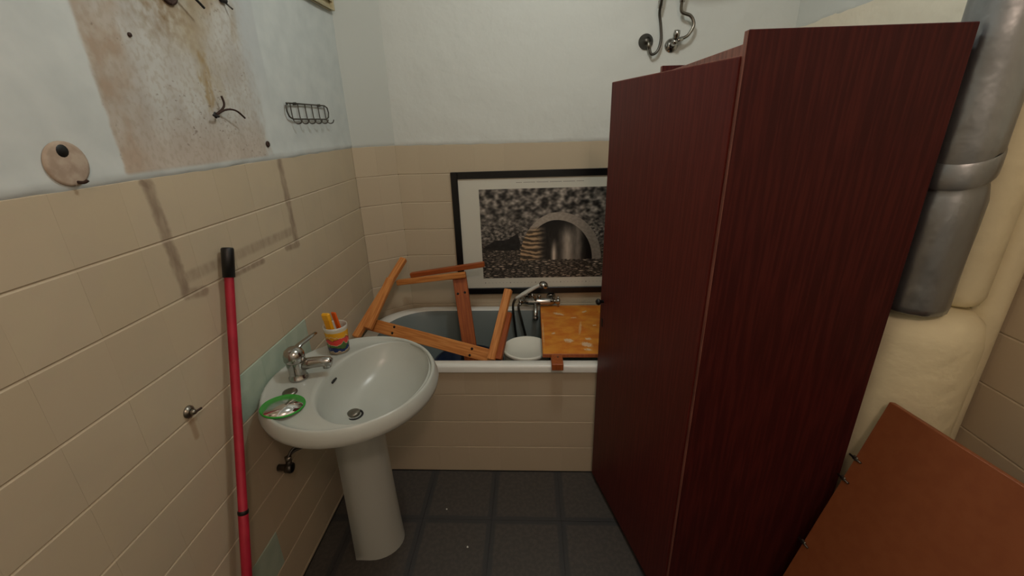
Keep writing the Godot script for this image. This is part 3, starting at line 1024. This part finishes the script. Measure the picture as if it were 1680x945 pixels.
func make_timber() -> void:
	# plank lying across the bath with a pair of battens upright at its right end
	var f := thing("wooden_frame", "orange-brown timber frame, long drilled plank lying across the bath with upright battens", "timber frame", Vector3(0.4, 0.605, -1.85))
	plank("crossbar", f, Vector3(0.055, 0.672, -1.985), Vector3(0.715, 0.590, -1.785), Vector3(0, 0.8, -0.45), 0.062, 0.02, mat.pine, [Vector2(0.018, -0.196), Vector2(-0.014, -0.198), Vector2(0.012, 0.229), Vector2(-0.020, 0.226)], -1.0)
	plank("upright", f, Vector3(0.700, 0.602, -1.745), Vector3(0.777, 0.868, -1.945), Vector3(1, 0, 0.3), 0.036, 0.026, mat.pine)
	plank("upright", f, Vector3(0.733, 0.598, -1.752), Vector3(0.778, 0.765, -1.905), Vector3(1, 0, 0.3), 0.030, 0.026, mat.pine_dark)
	# battens leaning in the corner
	var g := thing("corner_battens", "two joined pine battens leaning into the tiled corner above the bath", "timber", Vector3(0.08, 0.66, -1.9))
	plank("batten", g, Vector3(0.030, 0.655, -1.868), Vector3(0.205, 0.945, -2.215), Vector3(1, -0.2, 0.3), 0.034, 0.028, mat.pine)
	plank("batten", g, Vector3(0.085, 0.690, -1.895), Vector3(0.172, 0.885, -2.065), Vector3(1, -0.2, 0.3), 0.042, 0.022, mat.pine)
	# upright plank with battens across its head
	var h := thing("timber_tee", "drilled timber plank standing in the bath with two battens across its head", "timber frame", Vector3(0.55, 0.2, -2.0))
	plank("post", h, Vector3(0.602, 0.205, -1.925), Vector3(0.500, 0.868, -2.195), Vector3(1, 0, 0), 0.074, 0.02, mat.pine_dark, [Vector2(-0.020, 0.253), Vector2(0.018, 0.254)])
	plank("batten", h, Vector3(0.232, 0.850, -2.222), Vector3(0.640, 0.922, -2.178), Vector3(0, 1, 0), 0.026, 0.028, mat.pine_dark)
	plank("batten", h, Vector3(0.160, 0.818, -2.192), Vector3(0.541, 0.872, -2.158), Vector3(0, 1, 0), 0.028, 0.026, mat.pine)

	# paint-splashed board lying across both rims
	var bd := thing("bath_board", "orange wooden board with white paint splashes lying across the bath", "board", Vector3(1.15, 0.607, -2.03))
	part("core", box_mesh(Vector3(0.43, 0.019, 0.56), 0.002), mat.pine_dark, bd, at(0, 0.0105, 0))
	var st := start()
	var p := [Vector3(-0.213, 0.0206, 0.278), Vector3(0.213, 0.0206, 0.278), Vector3(0.213, 0.0206, -0.278), Vector3(-0.213, 0.0206, -0.278)]
	quad_uv(st, p, [Vector2(0, 1), Vector2(1.35, 1), Vector2(1.35, 0), Vector2(0, 0)])
	for i in 4:
		var j := (i + 1) % 4
		var dn := Vector3(0, -0.0012, 0)
		quad_uv(st, [p[i] + dn, p[j] + dn, p[j], p[i]], [Vector2(0.5, 0.4), Vector2(0.5, 0.4), Vector2(0.5, 0.4), Vector2(0.5, 0.4)])
	part("painted_face", done(st), image_mat(splash_picture(), 0.45, true), bd)

	var bl := thing("wood_block", "small brown wooden block sitting on the front rim of the bath", "block", Vector3(0.997, 0.607, -1.698))
	part("block", box_mesh(Vector3(0.05, 0.032, 0.085), 0.0025), mat.pine_dark, bl, at(0, 0.0162, 0.015))
	part("screw_hole", lathe_mesh([Vector2(0.0, 0.0), Vector2(0.005, 0.0), Vector2(0.005, 0.0006), Vector2(0.0, 0.0008)], 10), mat.black, bl, at(0.004, 0.032, -0.005))

	# bucket with a lid
	var bk := thing("bucket", "round white lidded bucket standing inside the bath", "bucket", Vector3(0.858, 0.1905, -1.950))
	part("pail", lathe_mesh([Vector2(0.0, 0.0), Vector2(0.092, 0.0), Vector2(0.096, 0.004), Vector2(0.112, 0.33), Vector2(0.116, 0.335), Vector2(0.116, 0.345)], 40), mat.bucket, bk)
	part("lid", lathe_mesh([Vector2(0.113, 0.346), Vector2(0.119, 0.346), Vector2(0.120, 0.362), Vector2(0.116, 0.366), Vector2(0.110, 0.3655), Vector2(0.106, 0.361), Vector2(0.0, 0.363)], 40), mat.bucket, bk)
	st = start(true)
	var arc := []
	for i in 13:
		var a := PI * i / 12
		arc.append(Vector3(-0.121 * cos(a), 0.33 - 0.09 * sin(a), 0.121 * sin(a)))
	tube(st, arc, 0.003, 6)
	part("handle", done(st), mat.steel, bk)

	# blue plastic bowl deep in the bath
	var bb := thing("blue_bowl", "dark blue plastic bowl inside the bath at the foot of the standing plank", "bowl", Vector3(0.555, 0.1915, -1.945))
	part("basin", lathe_mesh([Vector2(0.0, 0.0), Vector2(0.10, 0.0), Vector2(0.115, 0.01), Vector2(0.155, 0.28), Vector2(0.16, 0.29), Vector2(0.152, 0.286), Vector2(0.112, 0.016), Vector2(0.0, 0.01)], 40), mat.blue, bb)
	part("rim", lathe_mesh([Vector2(0.158, 0.284), Vector2(0.170, 0.286), Vector2(0.170, 0.291), Vector2(0.158, 0.292)], 40), mat.blue, bb)

	# big board leaning beside the wardrobe
	var lb := thing("leaning_board", "large orange-brown board leaning beside the wardrobe in the lower right", "board", Vector3(1.569, 0, -0.956))
	var u := Vector3(0.171, 0, 0.985).normalized()
	var dn2 := Vector3(-0.268, -0.962, 0.047).normalized()
	var n := dn2.cross(u).normalized()
	if n.x > 0:
		n = -n
	var tl := Vector3(1.822, 0.911, -1.0)
	var ln := 0.947
	var wd := 1.15
	var bs := Basis(u, -dn2, u.cross(-dn2))
	var tf := Transform3D(bs, tl + dn2 * ln / 2 + u * wd / 2 - n * 0.0095)
	var pan := part("panel", box_mesh(Vector3(wd, ln - 0.004, 0.018), 0.0015), mat.chipboard, lb, lb.transform.affine_inverse() * tf)
	var sgn := 1.0 if bs.z.dot(n) > 0 else -1.0
	for q in [0.186, 0.256, 0.499]:
		var c := part("cam_fitting", box_mesh(Vector3(0.014, 0.012, 0.006), 0.002), mat.old_chrome, pan, at(-wd / 2 + 0.002, ln / 2 - q, sgn * 0.011))
		part("pin", tube_mesh([Vector3(-0.016, 0, 0), Vector3(0.02, 0, 0)], 0.0028, 8), mat.steel, c, at(0, 0, sgn * 0.002))

# ------------------------------------------------------------------ pipes on the right
func make_pipes() -> void:
	var n := noise(1.0, 171, 3)
	# plastered casing, rounded
	var st := start(true)
	var rings := []
	var prof := [[0.0, 1.02], [0.3, 1.0], [0.7, 1.0], [0.95, 0.99], [1.06, 0.97], [1.11, 0.90], [1.135, 0.72], [1.142, 0.4]]
	for p in prof:
		var ring := PackedVector3Array()
		for i in 28:
			var a := TAU * i / 28
			var r: float = 0.138 * p[1] * (1.0 + 0.03 * n.get_noise_3d(cos(a) * 2, p[0] * 4, sin(a) * 2))
			ring.append(Vector3(1.935 + r * cos(a), p[0], -1.118 - r * sin(a)))
		rings.append(ring)
	for k in rings.size() - 1:
		bridge(st, rings[k], rings[k + 1])
	fan(st, rings[-1], true)
	single("pipe_casing", done(st), mat.cream_paint, "thick cream plastered pipe casing rising from floor beside the wardrobe", "pipe casing")
	# foil-wrapped flue
	var fl := thing("foil_pipe", "silver foil-wrapped pipe hanging down behind the wardrobe edge", "pipe", Vector3(1.868, 1.1435, -1.076))
	st = start(true)
	rings = []
	var hs := [0.0, 0.004, 0.02, 0.08, 0.15, 0.22, 0.28, 0.31, 0.325, 0.34, 0.40, 0.48, 0.58, 0.70, 0.85, 1.0, 1.2, 1.40, 1.569]
	for y in hs:
		var ring := PackedVector3Array()
		var pinch := 1.0 - 0.12 * exp(-pow((y - 0.325) / 0.018, 2.0))
		if y < 0.01:
			pinch = 0.86 if y == 0.0 else 0.97
		for i in 30:
			var a := TAU * i / 30
			var r: float = 0.068 * pinch * (1.0 + 0.05 * n.get_noise_3d(cos(a) * 2.2, y * 7, sin(a) * 2.2))
			ring.append(Vector3(r * cos(a), y + 0.02 * sin(a + 1.0) * (1.0 if y > 0.25 and y < 0.4 else 0.0), -r * sin(a)))
		rings.append(ring)
	for k in rings.size() - 1:
		bridge(st, rings[k], rings[k + 1])
	fan(st, rings[0], false)
	part("wrap", done(st), mat.foil, fl)
	st = start(true)
	rings = []
	for k in 5:
		var y: float = [0.335, 0.34, 0.36, 0.385, 0.392][k]
		var ring := PackedVector3Array()
		for i in 30:
			var a := TAU * i / 30
			var r: float = [0.0675, 0.0695, 0.070, 0.0695, 0.0675][k]
			ring.append(Vector3(r * cos(a), y + 0.03 * sin(a + 0.9), -r * sin(a)))
		rings.append(ring)
	for k in 4:
		bridge(st, rings[k], rings[k + 1])
	part("tape_band", done(st), mat.foil, fl)
	# cream boxed pipe with a rounded foot
	single("cream_pipe", lathe_mesh([Vector2(0.0, 0.0), Vector2(0.030, 0.003), Vector2(0.045, 0.012), Vector2(0.053, 0.035), Vector2(0.053, CEIL - 1.14)], 26), mat.cream_paint, "cream painted pipe with rounded foot just right of the foil pipe", "pipe", at(1.992, 1.1435, -1.098))
	single("wall_pipe", lathe_mesh([Vector2(0.036, 0.0), Vector2(0.036, CEIL)], 20), mat.cream_paint, "slim cream pipe close against the right wall at photo's right edge", "pipe", at(2.081, 0.0, -1.098))

# ------------------------------------------------------------------ fittings on the walls
func make_fittings() -> void:
	# picture
	var pc := thing("framed_poster", "large black-framed poster of a bottle on pebbles on the far wall", "picture", Vector3(0.968, 0.688, FAR + 0.004))
	pc.rotation.z = 0.008
	pc.rotation.x = -0.012
	var W := 1.0
	var H := 0.69
	var b := 0.036
	part("backing", box_mesh(Vector3(W - 0.01, H - 0.01, 0.006), 0.001), mat.rubber, pc, at(0, H / 2, 0.006))
	for s in [-1.0, 1.0]:
		part("frame_side", box_mesh(Vector3(b, H, 0.018), 0.002), mat.frame, pc, at(s * (W - b) / 2, H / 2, 0.012))
		part("frame_rail", box_mesh(Vector3(W - 2 * b, b, 0.018), 0.002), mat.frame, pc, at(0, H / 2 + s * (H - b) / 2, 0.012))
	var mount := part("mount", box_mesh(Vector3(W - 2 * b, H - 2 * b, 0.002), 0.0003), plain(Color(0.83, 0.82, 0.765), 0.6), pc, at(0, H / 2, 0.0105))
	var st := start()
	var pw := 0.355
	var y0 := -0.345 + b + 0.058
	var y1 := 0.345 - b - 0.058
	quad_uv(st, [Vector3(-pw, y0, 0.0016), Vector3(pw, y0, 0.0016), Vector3(pw, y1, 0.0016), Vector3(-pw, y1, 0.0016)], [Vector2(0, 1), Vector2(1, 1), Vector2(1, 0), Vector2(0, 0)])
	part("photo_print", done(st), image_mat(print_picture(), 0.4), mount)
	# the row of tiny calendar dots under the picture and the hair-thin caption line above it
	st = start()
	for k in 34:
		var dx := -0.345 + k * 0.0205
		var big := 0.004 if k % 7 == 0 else 0.0022
		box(st, Vector3(big, big * 1.3, 0.0006), 0.0001, at(dx, -0.345 + b + 0.030, 0.0012))
	for k in 46:
		if k % 9 == 4:
			continue
		box(st, Vector3(0.0058, 0.0022, 0.0006), 0.0001, at(-0.15 + k * 0.0078, 0.345 - b - 0.026, 0.0012))
	var dots := part("printed_dots", done(st), plain(Color(0.30, 0.28, 0.26), 0.6), mount)
	dots.set_meta("kind", "stuff")

	# bath mixer with hand shower
	var mx := thing("bath_mixer", "chrome wall-mounted bath mixer on the far wall under the poster", "tap", Vector3(0.93, 0.649, FAR))
	st = start(true)
	tube(st, [Vector3(-0.085, 0.01, 0.075), Vector3(-0.06, 0.01, 0.075), Vector3(0.06, 0.01, 0.075), Vector3(0.085, 0.01, 0.075)], [0.015, 0.02, 0.02, 0.015], 16)
	part("body", done(st), mat.chrome, mx)
	for s in [-1.0, 1.0]:
		part("inlet", tube_mesh([Vector3(s * 0.07, 0.01, 0.0), Vector3(s * 0.07, 0.01, 0.075)], 0.014, 14), mat.chrome, mx)
		part("escutcheon", lathe_mesh([Vector2(0.027, 0.0), Vector2(0.025, 0.006), Vector2(0.014, 0.012)], 22), mat.chrome, mx, Transform3D(Basis(Vector3.RIGHT, PI / 2), Vector3(s * 0.07, 0.01, 0.001)))
		var hn := part("handle", lathe_mesh([Vector2(0.0, 0.0), Vector2(0.013, 0.0), Vector2(0.014, 0.010), Vector2(0.020, 0.016), Vector2(0.020, 0.028), Vector2(0.012, 0.033), Vector2(0.0, 0.034)], 8), mat.chrome, mx, Transform3D(Basis(Vector3.BACK, -PI / 2 * s), Vector3(s * 0.085, 0.01, 0.075)))
		for k in 4:
			var a := TAU * k / 4 + 0.4
			part("spoke", tube_mesh([Vector3(0, 0.022, 0), Vector3(cos(a) * 0.03, 0.022, sin(a) * 0.03)], [0.006, 0.0045], 8), mat.chrome, hn)
	st = start(true)
	tube(st, curve([Vector3(-0.022, 0.0, 0.075), Vector3(-0.022, -0.02, 0.11), Vector3(-0.022, -0.045, 0.135), Vector3(-0.022, -0.062, 0.137)], 4), 0.0125, 14)
	lathe(st, [Vector2(0.0, -0.012), Vector2(0.013, -0.012), Vector2(0.016, -0.008), Vector2(0.016, 0.006), Vector2(0.012, 0.01)], 16, at(-0.022, -0.064, 0.137))
	part("spout", done(st), mat.chrome, mx)
	part("diverter", tube_mesh([Vector3(0.0, 0.025, 0.078), Vector3(0.0, 0.045, 0.078), Vector3(0.0, 0.052, 0.078)], [0.008, 0.011, 0.007], 12), mat.chrome, mx)
	part("cradle", tube_mesh([Vector3(-0.02, 0.02, 0.085), Vector3(-0.03, 0.05, 0.10), Vector3(-0.045, 0.063, 0.105)], [0.008, 0.007, 0.011], 12), mat.chrome, mx)
	var hsw := thing("hand_shower", "white-handled hand shower resting on the bath mixer, hose hanging down", "hand shower", Vector3(0.80, 0.7, FAR + 0.115))
	st = start(true)
	tube(st, curve([Vector3(0.0, -0.005, 0.0), Vector3(0.04, 0.02, 0.0), Vector3(0.10, 0.056, 0.0), Vector3(0.15, 0.082, 0.002)], 4), [0.008, 0.0085, 0.0095, 0.0105, 0.0115, 0.012, 0.012, 0.0115, 0.0105, 0.0095, 0.009, 0.009, 0.009], 14)
	part("handle", done(st), mat.white_plastic, hsw)
	part("head", lathe_mesh([Vector2(0.0, -0.012), Vector2(0.024, -0.012), Vector2(0.027, -0.006), Vector2(0.025, 0.006), Vector2(0.012, 0.016), Vector2(0.0, 0.017)], 24), mat.chrome, hsw, Transform3D(Basis(Vector3.BACK, -0.5), Vector3(0.155, 0.076, 0.004)))
	part("hose", tube_mesh(curve([Vector3(-0.004, -0.008, 0.0), Vector3(-0.018, -0.05, 0.004), Vector3(-0.012, -0.16, 0.0), Vector3(0.0, -0.28, 0.0), Vector3(0.02, -0.37, 0.03), Vector3(0.055, -0.37, 0.03), Vector3(0.055, -0.27, 0.0), Vector3(0.03, -0.15, -0.006), Vector3(0.012, -0.06, -0.02), Vector3(0.04, -0.045, -0.035), Vector3(0.055, -0.035, -0.038)], 6), 0.0068, 10), mat.steel, hsw)

	# supply valves and hoses of the water heater
	var heater := thing("water_heater", "white cylindrical water heater hung on the far wall above its two hoses", "water heater", Vector3(1.53, 2.24, FAR + 0.2))
	part("tank", lathe_mesh([Vector2(0.0, 0.0), Vector2(0.12, 0.004), Vector2(0.165, 0.03), Vector2(0.18, 0.07), Vector2(0.18, 0.36), Vector2(0.165, 0.40), Vector2(0.0, 0.42)], 40), mat.white_plastic, heater)
	part("bracket", box_mesh(Vector3(0.2, 0.04, 0.03), 0.003), mat.steel, heater, at(0, 0.30, -0.185))
	for s in [-1.0, 1.0]:
		part("connector", tube_mesh([Vector3(s * 0.05, -0.05, -0.165 + 0.05), Vector3(s * 0.05, 0.03, -0.165 + 0.05)], 0.012, 12), mat.chrome, heater)
	var va := thing("stop_valve", "dark round wall valve with thin hanging hose, left of the two heater valves", "valve", Vector3(1.436, 1.955, FAR))
	part("escutcheon", lathe_mesh([Vector2(0.034, 0.0), Vector2(0.033, 0.01), Vector2(0.020, 0.02), Vector2(0.016, 0.035), Vector2(0.0, 0.036)], 22), mat.steel, va, Transform3D(Basis(Vector3.RIGHT, PI / 2), Vector3.ZERO))
	part("outlet", tube_mesh([Vector3(0.005, 0, 0.028), Vector3(0.012, -0.035, 0.034)], 0.009, 10), mat.old_chrome, va)
	part("hose", tube_mesh(curve([Vector3(0.012, -0.03, 0.034), Vector3(0.024, -0.058, 0.036), Vector3(0.05, -0.045, 0.036), Vector3(0.062, 0.0, 0.036), Vector3(0.055, 0.06, 0.038), Vector3(0.043, 0.11, 0.045), Vector3(0.043, 0.16, 0.07), Vector3(0.044, 0.233, 0.085)]), 0.0062, 10), mat.steel, va)
	part("nut", lathe_mesh([Vector2(0.0, 0.0), Vector2(0.011, 0.0), Vector2(0.011, 0.03), Vector2(0.0, 0.03)], 6), mat.chrome, va, at(0.043, 0.125, 0.05))
	var vb := thing("stop_valve", "chrome angle valve with short curved hose, right of the two heater valves", "valve", Vector3(1.558, 1.935, FAR))
	part("escutcheon", lathe_mesh([Vector2(0.032, 0.0), Vector2(0.030, 0.006), Vector2(0.013, 0.014)], 22), mat.chrome, vb, Transform3D(Basis(Vector3.RIGHT, PI / 2), Vector3.ZERO))
	st = start(true)
	tube(st, [Vector3(0, 0.0, 0.005), Vector3(0, 0.012, 0.06)], 0.013, 12)
	tube(st, [Vector3(0.0, 0.01, 0.045), Vector3(0.035, 0.022, 0.05)], 0.010, 12)
	part("body", done(st), mat.chrome, vb)
	part("knob", lathe_mesh([Vector2(0.0, 0.0), Vector2(0.014, 0.0), Vector2(0.0155, 0.02), Vector2(0.013, 0.034), Vector2(0.0, 0.036)], 10), mat.chrome, vb, Transform3D(Basis(Vector3.RIGHT, 0.35), Vector3(0.004, 0.022, 0.05)))
	part("hose", tube_mesh(curve([Vector3(0.03, 0.02, 0.05), Vector3(0.058, 0.035, 0.052), Vector3(0.078, 0.075, 0.052), Vector3(0.06, 0.11, 0.052), Vector3(0.02, 0.125, 0.054), Vector3(0.012, 0.155, 0.06), Vector3(0.014, 0.20, 0.075), Vector3(0.02, 0.253, 0.085)]), 0.0072, 10), mat.old_chrome, vb)
	part("nut", lathe_mesh([Vector2(0.0, 0.0), Vector2(0.012, 0.0), Vector2(0.013, 0.02), Vector2(0.0, 0.02)], 6), mat.chrome, vb, at(0.013, 0.162, 0.063))

	# wire hook rail on the left wall
	var hr := thing("hook_rail", "small dark wire rail of hooks on the white left wall", "hook rail", Vector3(0.0, 1.672, -1.84))
	var a0 := -0.175
	var a1 := 0.175
	st = start(true)
	var ov := []
	for q in [[0.17, 0.028], [0.0, 0.028], [-0.14, 0.028], [-0.165, 0.02], [-0.172, 0.0], [-0.165, -0.018], [-0.14, -0.026], [0.0, -0.026], [0.14, -0.026], [0.165, -0.018], [0.175, 0.0], [0.172, 0.02], [0.16, 0.028]]:
		ov.append(Vector3(0.012, q[1], q[0]))
	tube(st, ov, 0.0028, 8)
	part("rail", done(st), mat.steel, hr)
	for k in 6:
		var z := 0.14 - k * 0.056
		st = start(true)
		tube(st, curve([Vector3(0.010, 0.03, z), Vector3(0.010, 0.0, z), Vector3(0.012, -0.028, z), Vector3(0.022, -0.042, z - 0.002), Vector3(0.036, -0.040, z - 0.004), Vector3(0.042, -0.028, z - 0.006)], 4), 0.0022, 8)
		part("hook", done(st), mat.steel, hr)
	for z in [0.1, -0.1]:
		part("stud", tube_mesh([Vector3(-0.004, 0.028, z), Vector3(0.013, 0.028, z)], 0.005, 8), mat.steel, hr)

	# round plastered box in the wall with a hook
	var pb := thing("patched_box", "round plaster-filled box with a dark hole near the tile edge, far left", "wall box", Vector3(0.003, 1.563, -0.828))
	part("disc", lathe_mesh([Vector2(0.042, 0.0), Vector2(0.0415, 0.004), Vector2(0.036, 0.005), Vector2(0.0, 0.0045)], 30), grain(Color(0.64, 0.57, 0.50), Color(0.68, 0.61, 0.54), Color(0.72, 0.66, 0.59), 0.9, 71, Vector3(2.5, 2.5, 2.5)), pb, Transform3D(Basis(Vector3.FORWARD, PI / 2), Vector3.ZERO))
	part("hole", lathe_mesh([Vector2(0.0, 0.0), Vector2(0.013, 0.0), Vector2(0.011, 0.0015), Vector2(0.0, 0.0015)], 14), mat.black, pb, Transform3D(Basis(Vector3.FORWARD, PI / 2), Vector3(0.004, 0.024, 0.002)))
	part("hook", tube_mesh(curve([Vector3(0.0, -0.034, -0.005), Vector3(0.014, -0.036, -0.008), Vector3(0.02, -0.032, -0.012)], 4), 0.003, 8), mat.rust, pb)
	# loose wires
	var wr := thing("loose_wires", "loose dark wires poking from a hole in the stained plaster", "wires", Vector3(0.002, 1.655, -1.29))
	part("grommet", lathe_mesh([Vector2(0.009, 0.0), Vector2(0.007, 0.002), Vector2(0.0, 0.003)], 14), mat.rubber, wr, Transform3D(Basis(Vector3.FORWARD, PI / 2), Vector3.ZERO))
	part("wire", tube_mesh(curve([Vector3(0.002, 0, 0), Vector3(0.02, 0.014, -0.02), Vector3(0.03, 0.012, -0.05), Vector3(0.03, -0.008, -0.085)], 5), 0.0026, 8), mat.rust, wr)
	part("wire", tube_mesh(curve([Vector3(0.002, 0.002, 0), Vector3(0.014, 0.016, -0.015), Vector3(0.018, 0.03, -0.022), Vector3(0.018, 0.05, -0.018)], 5), 0.003, 8), mat.rust, wr)
	part("wire", tube_mesh(curve([Vector3(0.002, 0, 0.002), Vector3(0.016, -0.004, 0.012), Vector3(0.018, -0.001, 0.035)], 5), 0.0032, 8), mat.rubber, wr)
	# outlet at the very top
	var ot := thing("cable_outlet", "dark round cable outlet in stained plaster at photo's top edge", "outlet", Vector3(0.003, 1.935, -1.222))
	part("cup", lathe_mesh([Vector2(0.028, 0.0), Vector2(0.028, 0.005), Vector2(0.022, 0.006), Vector2(0.019, 0.001), Vector2(0.0, 0.001)], 22), mat.rust, ot, Transform3D(Basis(Vector3.FORWARD, PI / 2), Vector3.ZERO))
	part("wire", tube_mesh(curve([Vector3(0.003, 0.0, -0.01), Vector3(0.03, 0.0, -0.04), Vector3(0.035, -0.02, -0.075)], 5), 0.0032, 8), mat.rubber, ot)
	var cl := thing("cable_clip", "small dark cable clip on left wall near photo's top edge", "clip", Vector3(0.002, 1.966, -1.437))
	part("clip", box_mesh(Vector3(0.014, 0.016, 0.026), 0.004), mat.rubber, cl, at(0.006, 0, 0))
	part("nail", tube_mesh([Vector3(0.004, -0.004, -0.006), Vector3(0.02, -0.022, -0.014)], 0.0024, 8), mat.steel, cl)
	var h0 := single("wall_plug", lathe_mesh([Vector2(0.0, 0.0), Vector2(0.010, 0.0), Vector2(0.009, 0.003), Vector2(0.004, 0.003), Vector2(0.0, 0.001)], 14), mat.rust, "dark empty screw hole in plaster just above the tiles, right of the stain", "wall plug", Transform3D(Basis(Vector3.FORWARD, PI / 2), Vector3(0.004, 1.567, -1.513)))
	var h1 := single("wall_plug", lathe_mesh([Vector2(0.0, 0.0), Vector2(0.005, 0.0), Vector2(0.0045, 0.003), Vector2(0.0, 0.002)], 12), mat.rust, "small dark wall plug high in the middle of the stained plaster", "wall plug", Transform3D(Basis(Vector3.FORWARD, PI / 2), Vector3(0.003, 1.818, -1.069)))
	# vent louvre high on the left wall
	var vn := thing("wall_vent", "yellowed slatted wall vent high on the left wall by the corner", "vent", Vector3(0.0, 2.095, -2.05))
	part("back_plate", box_mesh(Vector3(0.008, 0.22, 0.34), 0.002), mat.old_plastic, vn, at(0.005, 0.11, 0))
	for z in [-0.163, 0.163]:
		part("side_rail", box_mesh(Vector3(0.024, 0.22, 0.014), 0.002), mat.old_plastic, vn, at(0.014, 0.11, z))
	for k in 7:
		part("slat", box_mesh(Vector3(0.022, 0.005, 0.32), 0.001), mat.old_plastic, vn, Transform3D(Basis(Vector3.BACK, -0.6), Vector3(0.016, 0.006 + k * 0.034, 0)))
	# knob stub on the tiles
	var kb := thing("capped_outlet", "small chrome capped pipe stub on the cream tiles left of pole", "pipe stub", Vector3(0.0, 0.938, -0.905))
	part("rose", lathe_mesh([Vector2(0.017, 0.0), Vector2(0.0165, 0.004), Vector2(0.009, 0.009)], 20), mat.old_chrome, kb, Transform3D(Basis(Vector3.FORWARD, PI / 2), Vector3.ZERO))
	part("stub", tube_mesh([Vector3(0.0, 0, 0), Vector3(0.014, 0, 0), Vector3(0.02, 0, 0)], [0.0075, 0.008, 0.005], 10), mat.old_chrome, kb)
	part("pin", tube_mesh([Vector3(0.014, -0.003, 0.002), Vector3(0.018, -0.004, -0.022)], 0.003, 8), mat.rust, kb)

	# broom pole
	var top := Vector3(0.024, 1.302, -1.168)
	var bot := Vector3(0.07, 0.0, -0.712)
	var pl := thing("broom_pole", "pink pole with black end cap leaning against the tiled left wall", "pole", bot)
	var px := along(bot, top, Vector3.RIGHT)
	var ln := bot.distance_to(top)
	px.origin = Vector3.ZERO
	part("shaft", lathe_mesh([Vector2(0.0, 0.004), Vector2(0.0135, 0.004), Vector2(0.0135, 0.62), Vector2(0.0122, 0.622), Vector2(0.0122, ln - 0.07)], 20), mat.pink, pl, px)
	part("grip", lathe_mesh([Vector2(0.0122, ln - 0.085), Vector2(0.0158, ln - 0.084), Vector2(0.0165, ln - 0.004), Vector2(0.0145, ln), Vector2(0.0, ln)], 20), mat.black, pl, px)
	part("joint_ring", lathe_mesh([Vector2(0.0137, 0.612), Vector2(0.0145, 0.614), Vector2(0.0145, 0.621), Vector2(0.0128, 0.624)], 20), mat.black, pl, px)

	# crumbs of plaster on the floor
	for q in [[0.499, -1.461, 0.004], [0.618, -1.277, 0.0045]]:
		var cst := start()
		var r: float = q[2]
		lathe(cst, [Vector2(0.0, 0.0), Vector2(r, 0.001), Vector2(r * 0.7, r), Vector2(0.0, r * 1.2)], 5)
		single("plaster_crumb", done(cst), mat.plaster, "white plaster crumb on the dark floor, " + ("farther from the viewer, right of pedestal" if q[0] < 0.55 else "the nearer one of two"), "crumb", at(q[0], 0.0004, q[1]))

# ------------------------------------------------------------------ lamp
func make_lamp(p: Vector3, label: String, color: Color, energy: float) -> void:
	var l := thing("ceiling_lamp", label, "lamp", Vector3(p.x, CEIL, p.z))
	var y := p.y - CEIL
	if y < -0.2:
		part("cord", tube_mesh([Vector3(0, y + 0.07, 0), Vector3(0, -0.02, 0)], 0.004, 8), mat.white_plastic, l)
		part("rose", lathe_mesh([Vector2(0.0, -0.03), Vector2(0.04, -0.025), Vector2(0.045, 0.0)], 24), mat.white_plastic, l)
	else:
		part("base", lathe_mesh([Vector2(0.0, -0.03), Vector2(0.11, -0.03), Vector2(0.115, -0.02), Vector2(0.115, 0.0)], 32), mat.white_plastic, l)
	var gm := plain(Color(0.9, 0.9, 0.88), 0.4)
	gm.emission_enabled = true
	gm.emission = color
	gm.emission_energy_multiplier = 1.5
	var prof := []
	for i in 11:
		var a := -PI / 2 + PI * 0.8 * i / 10
		prof.append(Vector2(0.095 * cos(a), y + 0.085 * sin(a)))
	part("shade", lathe_mesh(prof, 32), gm, l)
	var o := OmniLight3D.new()
	o.name = "bulb_light"
	o.position = Vector3(0, y, 0)
	o.light_color = color
	o.light_energy = energy
	o.light_size = 0.08
	o.omni_range = 9.0
	o.omni_attenuation = 2.0
	o.shadow_enabled = true
	l.add_child(o)

func _ready() -> void:
	rng.seed = 7
	var cam := Camera3D.new()
	cam.name = "camera"
	cam.fov = 66.819
	cam.near = 0.02
	cam.transform = Transform3D(Basis(Vector3(0.99892573, -0.02418487, -0.03952816), Vector3(0.00848561, 0.93404849, -0.3570454), Vector3(0.04555632, 0.35632642, 0.93325029)).orthonormalized(), Vector3(0.88892, 1.61821, 0.0))
	add_child(cam)
	cam.current = true
	var env := Environment.new()
	env.background_mode = Environment.BG_COLOR
	env.background_color = Color(0.02, 0.02, 0.02)
	env.tonemap_mode = Environment.TONE_MAPPER_LINEAR
	env.tonemap_exposure = 0.24
	env.sdfgi_enabled = true
	env.ssao_enabled = true
	env.ssil_enabled = true
	var we := WorldEnvironment.new()
	we.name = "environment"
	we.environment = env
	add_child(we)
	make_materials()
	make_lamp(LAMP, "round opal glass ceiling lamp above the middle of the bathroom", LAMP_COLOR, LAMP_ENERGY)
	make_lamp(LAMP2, "second opal ceiling lamp with a warm glow, behind the viewer", LAMP2_COLOR, LAMP2_ENERGY)
	make_setting()
	make_bath()
	make_wardrobe()
	make_basin()
	make_pipes()
	make_timber()
	make_fittings()
